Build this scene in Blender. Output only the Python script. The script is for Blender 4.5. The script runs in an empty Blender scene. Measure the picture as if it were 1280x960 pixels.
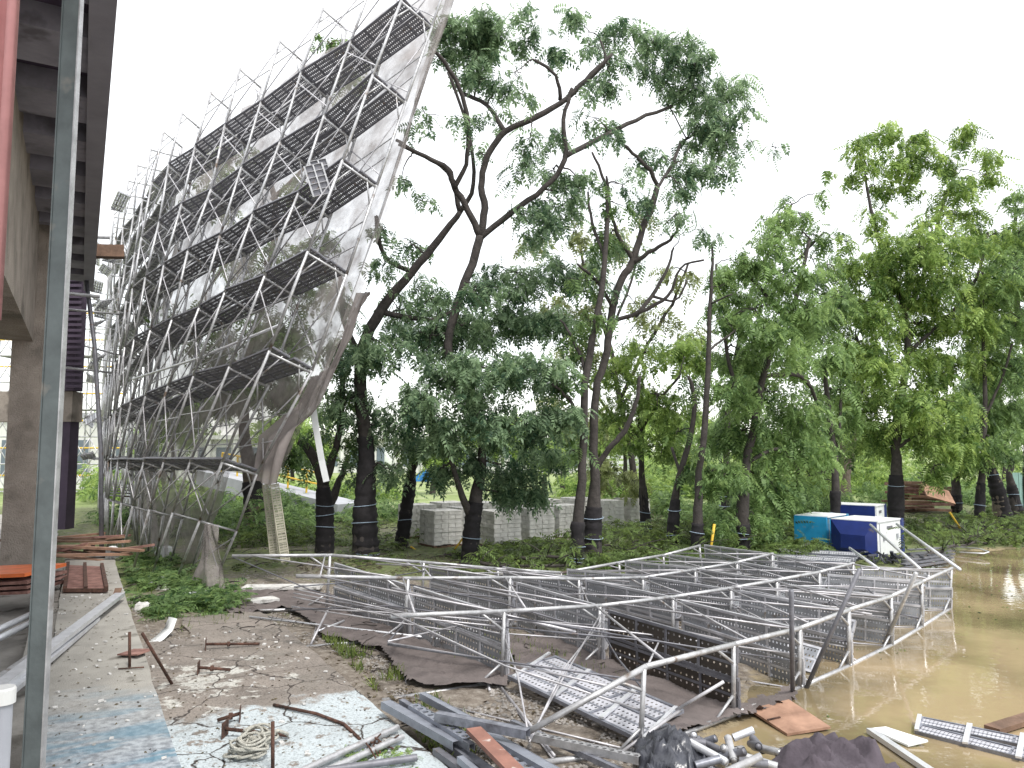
import bpy, math, random
import numpy as np
from mathutils import Vector, Matrix, Euler
R = math.radians
random.seed(7); rng = np.random.default_rng(7)
S = bpy.context.scene; C = S.collection
# ------------------------------------------------------------------ camera
F = 958.0; H = 2.85; P = R(4.95)
cam = bpy.data.cameras.new('camera'); co = bpy.data.objects.new('camera', cam); C.objects.link(co)
co.location = (0, 0, H); co.rotation_euler = (R(90) + P, 0, 0)
cam.sensor_width = 36; cam.lens = F / 1280 * 36; cam.clip_start = 0.05; cam.clip_end = 2500
S.camera = co
# ------------------------------------------------------------------ light
w = bpy.data.worlds.new('World'); S.world = w; w.use_nodes = True
nt = w.node_tree; nt.nodes.clear()
sky = nt.nodes.new('ShaderNodeTexSky'); sky.sky_type = 'NISHITA'; sky.sun_disc = False
SUN_EL, SUN_AZ = 58, 150     # azimuth clockwise from +Y
sky.sun_elevation = R(SUN_EL); sky.sun_rotation = R(SUN_AZ)
b1 = nt.nodes.new('ShaderNodeBackground'); b1.inputs[1].default_value = 0.05
nt.links.new(sky.outputs[0], b1.inputs[0])
b2 = nt.nodes.new('ShaderNodeBackground'); b2.inputs[0].default_value = (1.0, 0.985, 0.95, 1); b2.inputs[1].default_value = 1.0
ad = nt.nodes.new('ShaderNodeAddShader'); wo = nt.nodes.new('ShaderNodeOutputWorld')
nt.links.new(b1.outputs[0], ad.inputs[0]); nt.links.new(b2.outputs[0], ad.inputs[1]); nt.links.new(ad.outputs[0], wo.inputs[0])
sl = bpy.data.lights.new('sun', 'SUN'); sl.energy = 2.3; sl.angle = R(10); sl.color = (1, .97, .92)
so = bpy.data.objects.new('sun', sl); C.objects.link(so)
az = R(SUN_AZ); el = R(SUN_EL)
sd = Vector((math.sin(az) * math.cos(el), math.cos(az) * math.cos(el), math.sin(el)))
so.rotation_euler = sd.to_track_quat('Z', 'Y').to_euler()
S.view_settings.view_transform = 'Standard'; S.view_settings.look = 'None'
S.view_settings.exposure = 0.58; S.view_settings.gamma = 1
S.cycles.max_bounces = 8; S.cycles.transparent_max_bounces = 24

# ------------------------------------------------------------------ helpers
def ray(px, py):
    x = (px - 640) / F; y = (480 - py) / F
    return Vector((x, math.cos(P) - y * math.sin(P), math.sin(P) + y * math.cos(P)))
def W(px, py, Y):            # the point seen at a pixel, Y metres ahead
    d = ray(px, py); return Vector((0, 0, H)) + d * (Y / d.y)
def G(px, py, z=0.0):        # the point seen at a pixel on a level plane
    d = ray(px, py); return Vector((0, 0, H)) + d * ((z - H) / d.z)
TH = R(-29.3); U = Vector((math.sin(TH), math.cos(TH), 0)); N = Vector((math.cos(TH), -math.sin(TH), 0))
def B(a, s, z): return U * a + N * s + Vector((0, 0, z))

def mat(name, col, rough=.8, metal=0., var=.25, scale=6., bump=.0, bscale=None, col2=None, spec=.5, stains=None, coords='Object', detail=6):
    m = bpy.data.materials.new(name); m.use_nodes = True; t = m.node_tree; n = t.nodes; L = t.links
    p = n['Principled BSDF']; p.inputs['Roughness'].default_value = rough; p.inputs['Metallic'].default_value = metal
    p.inputs['Specular IOR Level'].default_value = spec
    tc = n.new('ShaderNodeTexCoord')
    nz = n.new('ShaderNodeTexNoise'); nz.inputs['Scale'].default_value = scale; nz.inputs['Detail'].default_value = detail; nz.inputs['Roughness'].default_value = .65
    L.new(tc.outputs[coords], nz.inputs['Vector'])
    cr = n.new('ShaderNodeValToRGB'); cr.color_ramp.elements[0].position = .3; cr.color_ramp.elements[1].position = .7
    c1 = [c * (1 - var) for c in col]; c2 = [min(1, c * (1 + var)) for c in (col2 or col)]
    cr.color_ramp.elements[0].color = (*c1, 1); cr.color_ramp.elements[1].color = (*c2, 1)
    L.new(nz.outputs[0], cr.inputs[0]); out = cr.outputs[0]
    if stains:
        sc_, lo, sco = stains
        n2 = n.new('ShaderNodeTexNoise'); n2.inputs['Scale'].default_value = sco; n2.inputs['Detail'].default_value = 8
        L.new(tc.outputs[coords], n2.inputs['Vector'])
        r2 = n.new('ShaderNodeValToRGB'); r2.color_ramp.elements[0].position = lo; r2.color_ramp.elements[1].position = lo + .1
        L.new(n2.outputs[0], r2.inputs[0])
        mx = n.new('ShaderNodeMixRGB'); L.new(r2.outputs[0], mx.inputs[0]); L.new(out, mx.inputs[1]); mx.inputs[2].default_value = (*sc_, 1); out = mx.outputs[0]
    L.new(out, p.inputs['Base Color'])
    if bump:
        nb = n.new('ShaderNodeTexNoise'); nb.inputs['Scale'].default_value = bscale or scale * 5; nb.inputs['Detail'].default_value = 5
        L.new(tc.outputs[coords], nb.inputs['Vector'])
        bp = n.new('ShaderNodeBump'); bp.inputs['Strength'].default_value = bump; bp.inputs['Distance'].default_value = .02
        L.new(nb.outputs[0], bp.inputs['Height']); L.new(bp.outputs[0], p.inputs['Normal'])
    return m
def leafmat(name, dark, light):
    m = bpy.data.materials.new(name); m.use_nodes = True; t = m.node_tree; n = t.nodes; L = t.links; n.clear()
    at = n.new('ShaderNodeAttribute'); at.attribute_name = 'tone'
    cr = n.new('ShaderNodeValToRGB'); cr.color_ramp.elements[0].color = (*dark, 1); cr.color_ramp.elements[1].color = (*light, 1)
    L.new(at.outputs['Fac'], cr.inputs[0])
    p = n.new('ShaderNodeBsdfPrincipled'); p.inputs['Roughness'].default_value = .5; p.inputs['Specular IOR Level'].default_value = .35
    tr = n.new('ShaderNodeBsdfTranslucent'); hs = n.new('ShaderNodeHueSaturation'); hs.inputs['Value'].default_value = 1.5; hs.inputs['Hue'].default_value = .48
    L.new(cr.outputs[0], p.inputs['Base Color']); L.new(cr.outputs[0], hs.inputs['Color']); L.new(hs.outputs[0], tr.inputs[0])
    mx = n.new('ShaderNodeMixShader'); mx.inputs[0].default_value = .48; o = n.new('ShaderNodeOutputMaterial')
    L.new(p.outputs[0], mx.inputs[1]); L.new(tr.outputs[0], mx.inputs[2]); L.new(mx.outputs[0], o.inputs[0])
    return m
M = {}
M['steel'] = mat('galvanised_steel', (.45, .45, .46), .42, .5, .3, 9, .1, stains=((.17, .13, .105), .61, 4))
M['steel_dark'] = mat('dull_steel', (.17, .17, .19), .55, .4, .3, 8, .1, stains=((.16, .11, .08), .62, 6))
M['brace'] = mat('brace_steel', (.46, .45, .47), .45, .35, .45, 3)
M['rust'] = mat('rusted_iron', (.045, .026, .02), .9, .1, .5, 14, .5, col2=(.10, .05, .035))
M['conc'] = mat('concrete_ledge', (.30, .285, .26), .92, 0, .28, 1.6, .35, 60, stains=((.10, .09, .075), .60, 2.2))
M['stucco'] = mat('stucco', (.30, .26, .225), .95, 0, .3, 1.5, 1.0, 34, stains=((.15, .13, .11), .58, 1.1))
M['soffit'] = mat('soffit_paint', (.24, .23, .27), .8, 0, .4, 1.2, .15, stains=((.12, .11, .13), .58, 1.6))
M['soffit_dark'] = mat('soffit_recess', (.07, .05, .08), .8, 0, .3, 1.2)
M['fascia'] = mat('fascia', (.24, .23, .27), .6, 0, .15, 2)
M['pink'] = mat('pink_sheet', (.56, .27, .27), .7, 0, .2, 3, .3, 9)
M['post'] = mat('painted_post', (.12, .14, .142), .45, .35, .3, 4, .08, 40, stains=((.22, .21, .19), .6, 6))
M['white'] = mat('white_plastic', (.72, .72, .70), .5, 0, .08, 4)
M['greyp'] = mat('grey_pvc', (.33, .34, .37), .5, 0, .1, 4)
M['orange'] = mat('orange_board', (.72, .17, .05), .6, 0, .2, 4)
M['redwood'] = mat('red_formwork', (.16, .065, .05), .85, 0, .35, 5, .3, col2=(.27, .15, .125))
M['plywood'] = mat('wet_plywood', (.25, .135, .085), .75, 0, .3, 3, .2, col2=(.32, .19, .13))
M['timber'] = mat('timber', (.15, .09, .06), .85, 0, .4, 5, .3)
M['blocks'] = mat('paving_blocks', (.58, .57, .55), .95, 0, .2, 7, .5, 50, stains=((.22, .21, .19), .58, 4))
M['navy'] = mat('navy_plastic', (.015, .03, .16), .35, 0, .2, 3, stains=((.10, .09, .10), .62, 5))
M['cyan'] = mat('cyan_plastic', (.02, .26, .50), .35, 0, .15, 3, stains=((.16, .25, .28), .62, 4))
M['whitepaint'] = mat('white_panel', (.70, .72, .72), .5, 0, .08, 5, stains=((.35, .34, .30), .66, 4))
M['alu'] = mat('bright_aluminium', (.66, .67, .70), .38, .5, .15, 7, stains=((.3, .28, .26), .68, 6))
M['darkmetal'] = mat('dark_channel', (.15, .155, .18), .45, .4, .3, 8, col2=(.26, .27, .31))
M['channel'] = mat('blue_grey_channel', (.30, .32, .37), .42, .4, .2, 8, stains=((.12, .08, .07), .66, 7))
M['rope'] = mat('rope', (.42, .41, .36), .95, 0, .3, 40, .8, 90)
M['black'] = mat('black_sheet', (.05, .053, .065), .3, 0, .4, 6, .4, 14)
M['bark'] = mat('bark', (.05, .043, .040), .95, 0, .45, 7, .9, 22)
M['barkl'] = mat('pale_bark', (.13, .105, .085), .95, 0, .4, 7, .9, 22)
M['wrap'] = mat('black_wrap', (.014, .012, .014), .9, 0, .5, 5, .9, 9)
M['string'] = mat('string', (.30, .38, .48), .8, 0, .1, 4)
M['yellow'] = mat('yellow_paint', (.65, .42, .04), .6, 0, .1, 4)
M['ramp'] = mat('ramp_concrete', (.36, .37, .40), .9, 0, .1, 2)
M['farwall'] = mat('pale_wall', (.62, .62, .60), .9, 0, .06, 1)
M['glass'] = mat('dark_window', (.12, .15, .18), .2, 0, .1, 1)
M['teal'] = mat('teal_hoarding', (.30, .47, .43), .7, 0, .1, 2)
M['signblue'] = mat('blue_sign', (.03, .2, .55), .5, 0, .1, 2)
M['leaf_dark'] = leafmat('leaf_blue_green', (.035, .08, .045), (.30, .42, .24))
M['leaf_mid'] = leafmat('leaf_green', (.036, .082, .028), (.25, .38, .14))
M['leaf_light'] = leafmat('leaf_yellow_green', (.06, .125, .03), (.36, .50, .15))
M['leaf_dry'] = leafmat('leaf_olive', (.05, .065, .03), (.26, .31, .13))
M['leaf_fallen'] = leafmat('leaf_fallen', (.035, .05, .018), (.20, .30, .09))
M['litter'] = leafmat('leaf_litter', (.04, .03, .02), (.20, .17, .10))
M['grass'] = leafmat('grass_blade', (.05, .09, .02), (.28, .36, .10))

def netmat(name, col, alpha):
    m = bpy.data.materials.new(name); m.use_nodes = True; t = m.node_tree; n = t.nodes; L = t.links
    p = n['Principled BSDF']; p.inputs['Roughness'].default_value = .9
    tc = n.new('ShaderNodeTexCoord'); nz = n.new('ShaderNodeTexNoise'); nz.inputs['Scale'].default_value = .9; nz.inputs['Detail'].default_value = 7; nz.inputs['Roughness'].default_value = .7
    L.new(tc.outputs['Object'], nz.inputs['Vector'])
    cr = n.new('ShaderNodeValToRGB'); cr.color_ramp.elements[0].color = (*[c * .75 for c in col], 1); cr.color_ramp.elements[1].color = (*[c * 1.2 for c in col], 1)
    cr.color_ramp.elements[0].position = .3; cr.color_ramp.elements[1].position = .7
    L.new(nz.outputs[0], cr.inputs[0]); L.new(cr.outputs[0], p.inputs['Base Color'])
    mr = n.new('ShaderNodeMapRange'); mr.inputs[1].default_value = .35; mr.inputs[2].default_value = .65; mr.inputs[3].default_value = alpha - .40 * (alpha < .8); mr.inputs[4].default_value = min(1, alpha + .14)
    L.new(nz.outputs[0], mr.inputs[0])
    tr = n.new('ShaderNodeBsdfTransparent'); mx = n.new('ShaderNodeMixShader'); o = n['Material Output']
    L.new(mr.outputs[0], mx.inputs[0]); L.new(tr.outputs[0], mx.inputs[1]); L.new(p.outputs[0], mx.inputs[2]); L.new(mx.outputs[0], o.inputs[0])
    return m
M['net'] = netmat('scaffold_net', (.25, .225, .215), .76)
M['netdense'] = netmat('scaffold_net_folded', (.27, .24, .23), .9)
M['netheap'] = mat('bunched_net', (.075, .062, .075), .95, 0, .3, 6, .6, 16)
M['netground'] = mat('net_on_ground', (.125, .105, .10), .95, 0, .3, 2.2, .6, 24)

def perf(name, base, metal, nx, ny, hole=True, holecol=(.02, .02, .02), rad=.26):
    m = mat(name, base, .45, metal, .22, 6, 0, stains=((.14, .11, .09), .66, 4)); t = m.node_tree; n = t.nodes; L = t.links
    p = n['Principled BSDF']; tc = n.new('ShaderNodeTexCoord')
    mp = n.new('ShaderNodeVectorMath'); mp.operation = 'MULTIPLY'; mp.inputs[1].default_value = (nx, ny, 0)
    L.new(tc.outputs['Object'], mp.inputs[0])
    fr = n.new('ShaderNodeVectorMath'); fr.operation = 'FRACTION'; L.new(mp.outputs[0], fr.inputs[0])
    sb = n.new('ShaderNodeVectorMath'); sb.operation = 'DISTANCE'; sb.inputs[1].default_value = (.5, .5, 0); L.new(fr.outputs[0], sb.inputs[0])
    lt = n.new('ShaderNodeMath'); lt.operation = 'LESS_THAN'; lt.inputs[1].default_value = rad; L.new(sb.outputs['Value'], lt.inputs[0])
    tr = n.new('ShaderNodeBsdfTransparent'); mx = n.new('ShaderNodeMixShader'); o = n['Material Output']
    L.new(lt.outputs[0], mx.inputs[0]); L.new(p.outputs[0], mx.inputs[1]); L.new(tr.outputs[0], mx.inputs[2]); L.new(mx.outputs[0], o.inputs[0])
    return m
M['perf'] = perf('perforated_steel', (.27, .28, .30), .35, 36, 12, rad=.2)
M['perf_mid'] = perf('perforated_mid_steel', (.19, .19, .205), .35, 30, 12, rad=.2)  # darker grey base than the fallen decks, for the standing scaffold
M['rail'] = mat('platform_rail', (.50, .50, .53), .4, .4, .25, 7, stains=((.2, .17, .14), .62, 5))
M['perf_dark'] = perf('perforated_brown_steel', (.06, .05, .04), .3, 24, 12, rad=.15)
M['perf_bright'] = perf('perforated_bright_steel', (.50, .50, .54), .3, 34, 15, rad=.2)

def tagit(o, label=None, cat=None, group=None, kind=None):
    if label: o['label'] = label
    if cat: o['category'] = cat
    if group: o['group'] = group
    if kind: o['kind'] = kind
    return o
def link(name, me, m=None, parent=None, mw=None):
    o = bpy.data.objects.new(name, me); C.objects.link(o)
    if m is not None and not me.materials: me.materials.append(m)
    if mw is not None: o.matrix_world = mw
    if parent is not None:
        o.parent = parent; o.matrix_parent_inverse = Matrix.Identity(4)
        base = mw if mw is not None else Matrix.Identity(4)
        o.matrix_basis = WM[parent.name].inverted() @ base
    WM[o.name] = mw.copy() if mw is not None else Matrix.Identity(4)
    return o
WM = {}
def empty(name, loc, label=None, cat=None, group=None):
    o = bpy.data.objects.new(name, None); C.objects.link(o); o.location = loc; o.empty_display_size = .2
    WM[o.name] = Matrix.Translation(loc)
    return tagit(o, label, cat, group)
class MB:
    def __init__(s): s.v = []; s.f = []
    def add(s, vs, fs):
        k = len(s.v); s.v += [tuple(v) for v in vs]; s.f += [tuple(i + k for i in f) for f in fs]; return s
    def hexa(s, p):      # 8 points: bottom ring 0-3, top ring 4-7
        return s.add(p, [(3, 2, 1, 0), (4, 5, 6, 7), (0, 1, 5, 4), (1, 2, 6, 5), (2, 3, 7, 6), (3, 0, 4, 7)])
    def box(s, c, ax, ay, az):   # centre and half axes
        c = Vector(c); ax, ay, az = Vector(ax), Vector(ay), Vector(az)
        return s.hexa([c - ax - ay - az, c + ax - ay - az, c + ax + ay - az, c - ax + ay - az, c - ax - ay + az, c + ax - ay + az, c + ax + ay + az, c - ax + ay + az])
    def aabb(s, x0, x1, y0, y1, z0, z1):
        return s.box(((x0 + x1) / 2, (y0 + y1) / 2, (z0 + z1) / 2), ((x1 - x0) / 2, 0, 0), (0, (y1 - y0) / 2, 0), (0, 0, (z1 - z0) / 2))
    def beam(s, a, b, wd, ht, up=(0, 0, 1)):
        a = Vector(a); b = Vector(b); d = b - a; l = d.length; d.normalize(); sd_ = d.cross(Vector(up))
        if sd_.length < 1e-3: sd_ = d.cross(Vector((1, 0, 0)))
        sd_.normalize(); u = sd_.cross(d)
        return s.box((a + b) / 2, d * l / 2, sd_ * wd / 2, u * ht / 2)
    def tube(s, pts, r, n=6, cap=True):
        pts = [Vector(p) for p in pts]; k0 = len(s.v); m_ = len(pts)
        rr = r if isinstance(r, (list, tuple)) else [r] * m_
        up = None
        for i, p in enumerate(pts):
            d = (pts[min(i + 1, m_ - 1)] - pts[max(i - 1, 0)])
            if d.length < 1e-9: d = Vector((0, 0, 1))
            d.normalize()
            if up is None: up = Vector((0, 0, 1)) if abs(d.z) < .9 else Vector((1, 0, 0))
            e1 = d.cross(up).normalized(); e2 = e1.cross(d); up = e2 if i else up; 
            for j in range(n):
                a = 2 * math.pi * j / n; q = p + (e1 * math.cos(a) + e2 * math.sin(a)) * rr[i]; s.v.append(tuple(q))
        for i in range(m_ - 1):
            for j in range(n):
                s.f.append((k0 + i * n + j, k0 + i * n + (j + 1) % n, k0 + (i + 1) * n + (j + 1) % n, k0 + (i + 1) * n + j))
        if cap:
            s.f.append(tuple(k0 + j for j in range(n))[::-1]); s.f.append(tuple(k0 + (m_ - 1) * n + j for j in range(n)))
        return s
    def mesh(s, name, smooth=False):
        me = bpy.data.meshes.new(name); me.from_pydata(s.v, [], s.f); me.update()
        if smooth: me.polygons.foreach_set('use_smooth', [True] * len(me.polygons))
        return me
    def obj(s, name, m, parent=None, smooth=False, origin=None):
        if parent is None and s.v:
            a = np.array(s.v); o0 = Vector(((a[:, 0].min() + a[:, 0].max()) / 2, (a[:, 1].min() + a[:, 1].max()) / 2, a[:, 2].min())) if origin is None else Vector(origin)
            s.v = [tuple(Vector(v) - o0) for v in s.v]
            return link(name, s.mesh(name, smooth), m, None, Matrix.Translation(o0))
        if parent is not None:
            o0 = WM[parent.name].translation
            s.v = [tuple(Vector(v) - o0) for v in s.v]
            return link(name, s.mesh(name, smooth), m, parent, Matrix.Translation(o0))
def npmesh(name, V, Fq, mt, tone=None, parent=None, smooth=False):   # quads
    me = bpy.data.meshes.new(name); nv = len(V); nf = len(Fq); me.vertices.add(nv); me.vertices.foreach_set('co', np.asarray(V, np.float32).ravel())
    me.loops.add(nf * 4); me.loops.foreach_set('vertex_index', np.asarray(Fq, np.int32).ravel())
    me.polygons.add(nf); me.polygons.foreach_set('loop_start', np.arange(0, nf * 4, 4, dtype=np.int32)); me.polygons.foreach_set('loop_total', np.full(nf, 4, np.int32))
    if smooth: me.polygons.foreach_set('use_smooth', np.ones(nf, bool))
    me.update(calc_edges=True)
    if tone is not None:
        a = me.attributes.new('tone', 'FLOAT', 'POINT'); a.data.foreach_set('value', np.asarray(tone, np.float32))
    return link(name, me, mt, parent, Matrix.Identity(4))
def structure(o): o['kind'] = 'structure'; return o

# value noise
_tab = rng.random((64, 64))
def vnoise(x, y, sc):
    x = np.asarray(x) / sc; y = np.asarray(y) / sc; xi = np.floor(x).astype(int); yi = np.floor(y).astype(int); fx = x - xi; fy = y - yi
    fx = fx * fx * (3 - 2 * fx); fy = fy * fy * (3 - 2 * fy); g = lambda a, b: _tab[a % 64, b % 64]
    return (g(xi, yi) * (1 - fx) + g(xi + 1, yi) * fx) * (1 - fy) + (g(xi, yi + 1) * (1 - fx) + g(xi + 1, yi + 1) * fx) * fy
def inpoly(x, y, poly):
    x = np.asarray(x); y = np.asarray(y); c = np.zeros(x.shape, bool); n = len(poly)
    for i in range(n):
        x1, y1 = poly[i]; x2, y2 = poly[(i + 1) % n]
        cond = ((y1 > y) != (y2 > y)) & (x < (x2 - x1) * (y - y1) / ((y2 - y1) if y2 != y1 else 1e-9) + x1); c ^= cond
    return c
def pdist(x, y, poly):
    d = np.full(np.shape(x), 1e9); n = len(poly)
    for i in range(n):
        x1, y1 = poly[i]; x2, y2 = poly[(i + 1) % n]; dx, dy = x2 - x1, y2 - y1; l = dx * dx + dy * dy + 1e-9
        t = np.clip(((x - x1) * dx + (y - y1) * dy) / l, 0, 1); d = np.minimum(d, np.hypot(x - x1 - t * dx, y - y1 - t * dy))
    return d
gp = lambda pts, z=0.0: [tuple(G(a, b, z))[:2] for a, b in pts]

# ------------------------------------------------------------------ ground and water
WPOLY = gp([(1290, 684), (1205, 690), (1110, 730), (1030, 765), (1000, 800), (985, 862), (930, 893), (905, 925), (925, 945), (975, 952), (1000, 990), (980, 1200), (2300, 1200), (2600, 684)])
def wsdf(x, y):
    d = pdist(x, y, WPOLY); return np.where(inpoly(x, y, WPOLY), -d, d)
def gh(x, y):
    s = wsdf(x, y) + (vnoise(x, y, .9) - .5) * .7 + (vnoise(x, y, .3) - .5) * .35
    h = (vnoise(x, y, 1.3) - .5) * .05 + (vnoise(x + 9, y, .35) - .5) * .03 + (vnoise(x, y + 5, .15) - .5) * .018
    h = h + np.clip((y - 17) / 10, 0, 1) * (vnoise(x, y, 3) - .3) * .18
    k = np.clip(s / 1.4 + .5, 0, 1); k = k * k * (3 - 2 * k)
    return h * (.3 + .7 * k) - .16 * (1 - k) + .02 * k
t = np.linspace(-1, 1, 420); X = 1.5 + 9 * np.sinh(t * 4.9) / np.sinh(4.9) * 60 * (np.abs(t)) ** 0 ; 
X = np.sign(t) * (np.abs(t) * 22 + np.clip(np.abs(t) - .75, 0, 1) ** 2 * 12000)
t2 = np.linspace(0, 1, 420); Y_ = -4 + t2 * 38 + np.clip(t2 - .7, 0, 1) ** 2 * 12000
gx, gy = np.meshgrid(X, Y_); Z = gh(gx, gy)
V = np.stack([gx, gy, Z], -1).reshape(-1, 3); nx, ny = len(X), len(Y_)
ii = (np.arange(ny - 1)[:, None] * nx + np.arange(nx - 1)[None]).ravel(); Fq = np.stack([ii, ii + 1, ii + nx + 1, ii + nx], -1)
gm = bpy.data.materials.new('ground_soil'); gm.use_nodes = True
def ground_mat(m):
    t = m.node_tree; n = t.nodes; L = t.links; p = n['Principled BSDF']; p.inputs['Roughness'].default_value = .9
    tc = n.new('ShaderNodeTexCoord')
    def noise(s, d=8): 
        q = n.new('ShaderNodeTexNoise'); q.inputs['Scale'].default_value = s; q.inputs['Detail'].default_value = d; q.inputs['Roughness'].default_value = .7; L.new(tc.outputs['Object'], q.inputs['Vector']); return q
    def ramp(src, stops):
        r = n.new('ShaderNodeValToRGB'); e = r.color_ramp.elements; e[0].position = stops[0][0]; e[0].color = (*stops[0][1], 1); e[1].position = stops[-1][0]; e[1].color = (*stops[-1][1], 1)
        for po, cc in stops[1:-1]: x = e.new(po); x.color = (*cc, 1)
        L.new(src, r.inputs[0]); return r.outputs[0]
    soil = ramp(noise(9).outputs[0], [(.28, (.07, .055, .042)), (.5, (.19, .16, .13)), (.72, (.34, .31, .27))])
    grass = ramp(noise(6).outputs[0], [(.3, (.04, .05, .02)), (.5, (.11, .14, .045)), (.7, (.24, .26, .10))])
    lawn = ramp(noise(.5).outputs[0], [(.3, (.15, .19, .06)), (.5, (.22, .28, .10)), (.7, (.34, .34, .22))])
    mud = ramp(noise(3).outputs[0], [(.3, (.22, .17, .10)), (.7, (.34, .28, .17))])
    at = n.new('ShaderNodeAttribute'); at.attribute_name = 'zone'; sp = n.new('ShaderNodeSeparateColor'); L.new(at.outputs['Color'], sp.inputs[0])
    cur = soil
    for k, c2 in (('Red', grass), ('Green', mud), ('Blue', lawn)):
        nn = noise(5); mt_ = n.new('ShaderNodeMath'); mt_.operation = 'ADD'; L.new(nn.outputs[0], mt_.inputs[0]); L.new(sp.outputs[k], mt_.inputs[1])
        mr = n.new('ShaderNodeMapRange'); mr.inputs[1].default_value = .9; mr.inputs[2].default_value = 1.1; L.new(mt_.outputs[0], mr.inputs[0])
        mx = n.new('ShaderNodeMixRGB'); L.new(mr.outputs[0], mx.inputs[0]); L.new(cur, mx.inputs[1]); L.new(c2, mx.inputs[2]); cur = mx.outputs[0]
    L.new(cur, p.inputs['Base Color'])
    bp = n.new('ShaderNodeBump'); bp.inputs['Strength'].default_value = .8; bp.inputs['Distance'].default_value = .03; L.new(noise(28).outputs[0], bp.inputs['Height']); L.new(bp.outputs[0], p.inputs['Normal'])
ground_mat(gm)
go = npmesh('ground', V, Fq, gm, smooth=True); structure(go)
sd_w = wsdf(V[:, 0], V[:, 1]); fx, fy = V[:, 0], V[:, 1]
zr = np.clip((fy - 13 - .15 * fx) / 5, 0, 1) * .55 + (vnoise(fx, fy, 1.6) - .5) * .45 + .10
zg = np.clip(1 - sd_w / 1.2, 0, 1); zb = np.clip((fy - 34) / 8, 0, 1)
ca = go.data.color_attributes.new('zone', 'FLOAT_COLOR', 'POINT')
ca.data.foreach_set('color', np.stack([np.clip(zr, 0, .62), zg * .7, zb * .9, np.ones_like(zg)], -1).astype(np.float32).ravel())

wm = bpy.data.materials.new('muddy_water'); wm.use_nodes = True
def water_mat(m):
    t = m.node_tree; n = t.nodes; L = t.links; p = n['Principled BSDF']
    p.inputs['Roughness'].default_value = .015; p.inputs['IOR'].default_value = 1.55; p.inputs['Specular IOR Level'].default_value = .8
    tc = n.new('ShaderNodeTexCoord'); q = n.new('ShaderNodeTexNoise'); q.inputs['Scale'].default_value = .45; q.inputs['Detail'].default_value = 5; L.new(tc.outputs['Object'], q.inputs['Vector'])
    cr = n.new('ShaderNodeValToRGB'); e = cr.color_ramp.elements; e[0].position = .36; e[0].color = (.15, .12, .065, 1); e[1].position = .62; e[1].color = (.37, .285, .17, 1); L.new(q.outputs[0], cr.inputs[0]); L.new(cr.outputs[0], p.inputs['Base Color'])
    q2 = n.new('ShaderNodeTexNoise'); q2.inputs['Scale'].default_value = 5.5; q2.inputs['Detail'].default_value = 2; L.new(tc.outputs['Object'], q2.inputs['Vector'])
    bp = n.new('ShaderNodeBump'); bp.inputs['Strength'].default_value = .08; bp.inputs['Distance'].default_value = .03; L.new(q2.outputs[0], bp.inputs['Height']); L.new(bp.outputs[0], p.inputs['Normal'])
water_mat(wm)
# clear film at the shore: sheet dips under the terrain everywhere outside the basin
wv = MB(); ex = [G(1290, 682, 0), G(1205, 684, 0), G(1100, 716, 0), G(1010, 745, 0), G(960, 790, 0), G(940, 850, 0), G(890, 885, 0), G(850, 925, 0), G(870, 965, 0), G(930, 1010, 0), G(940, 1200, 0), G(2600, 1200, 0), G(2800, 682, 0)]
wv.add([(p.x, p.y, -.028) for p in ex], [tuple(range(len(ex)))[::-1]])
structure(wv.obj('water', wm))

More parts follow.
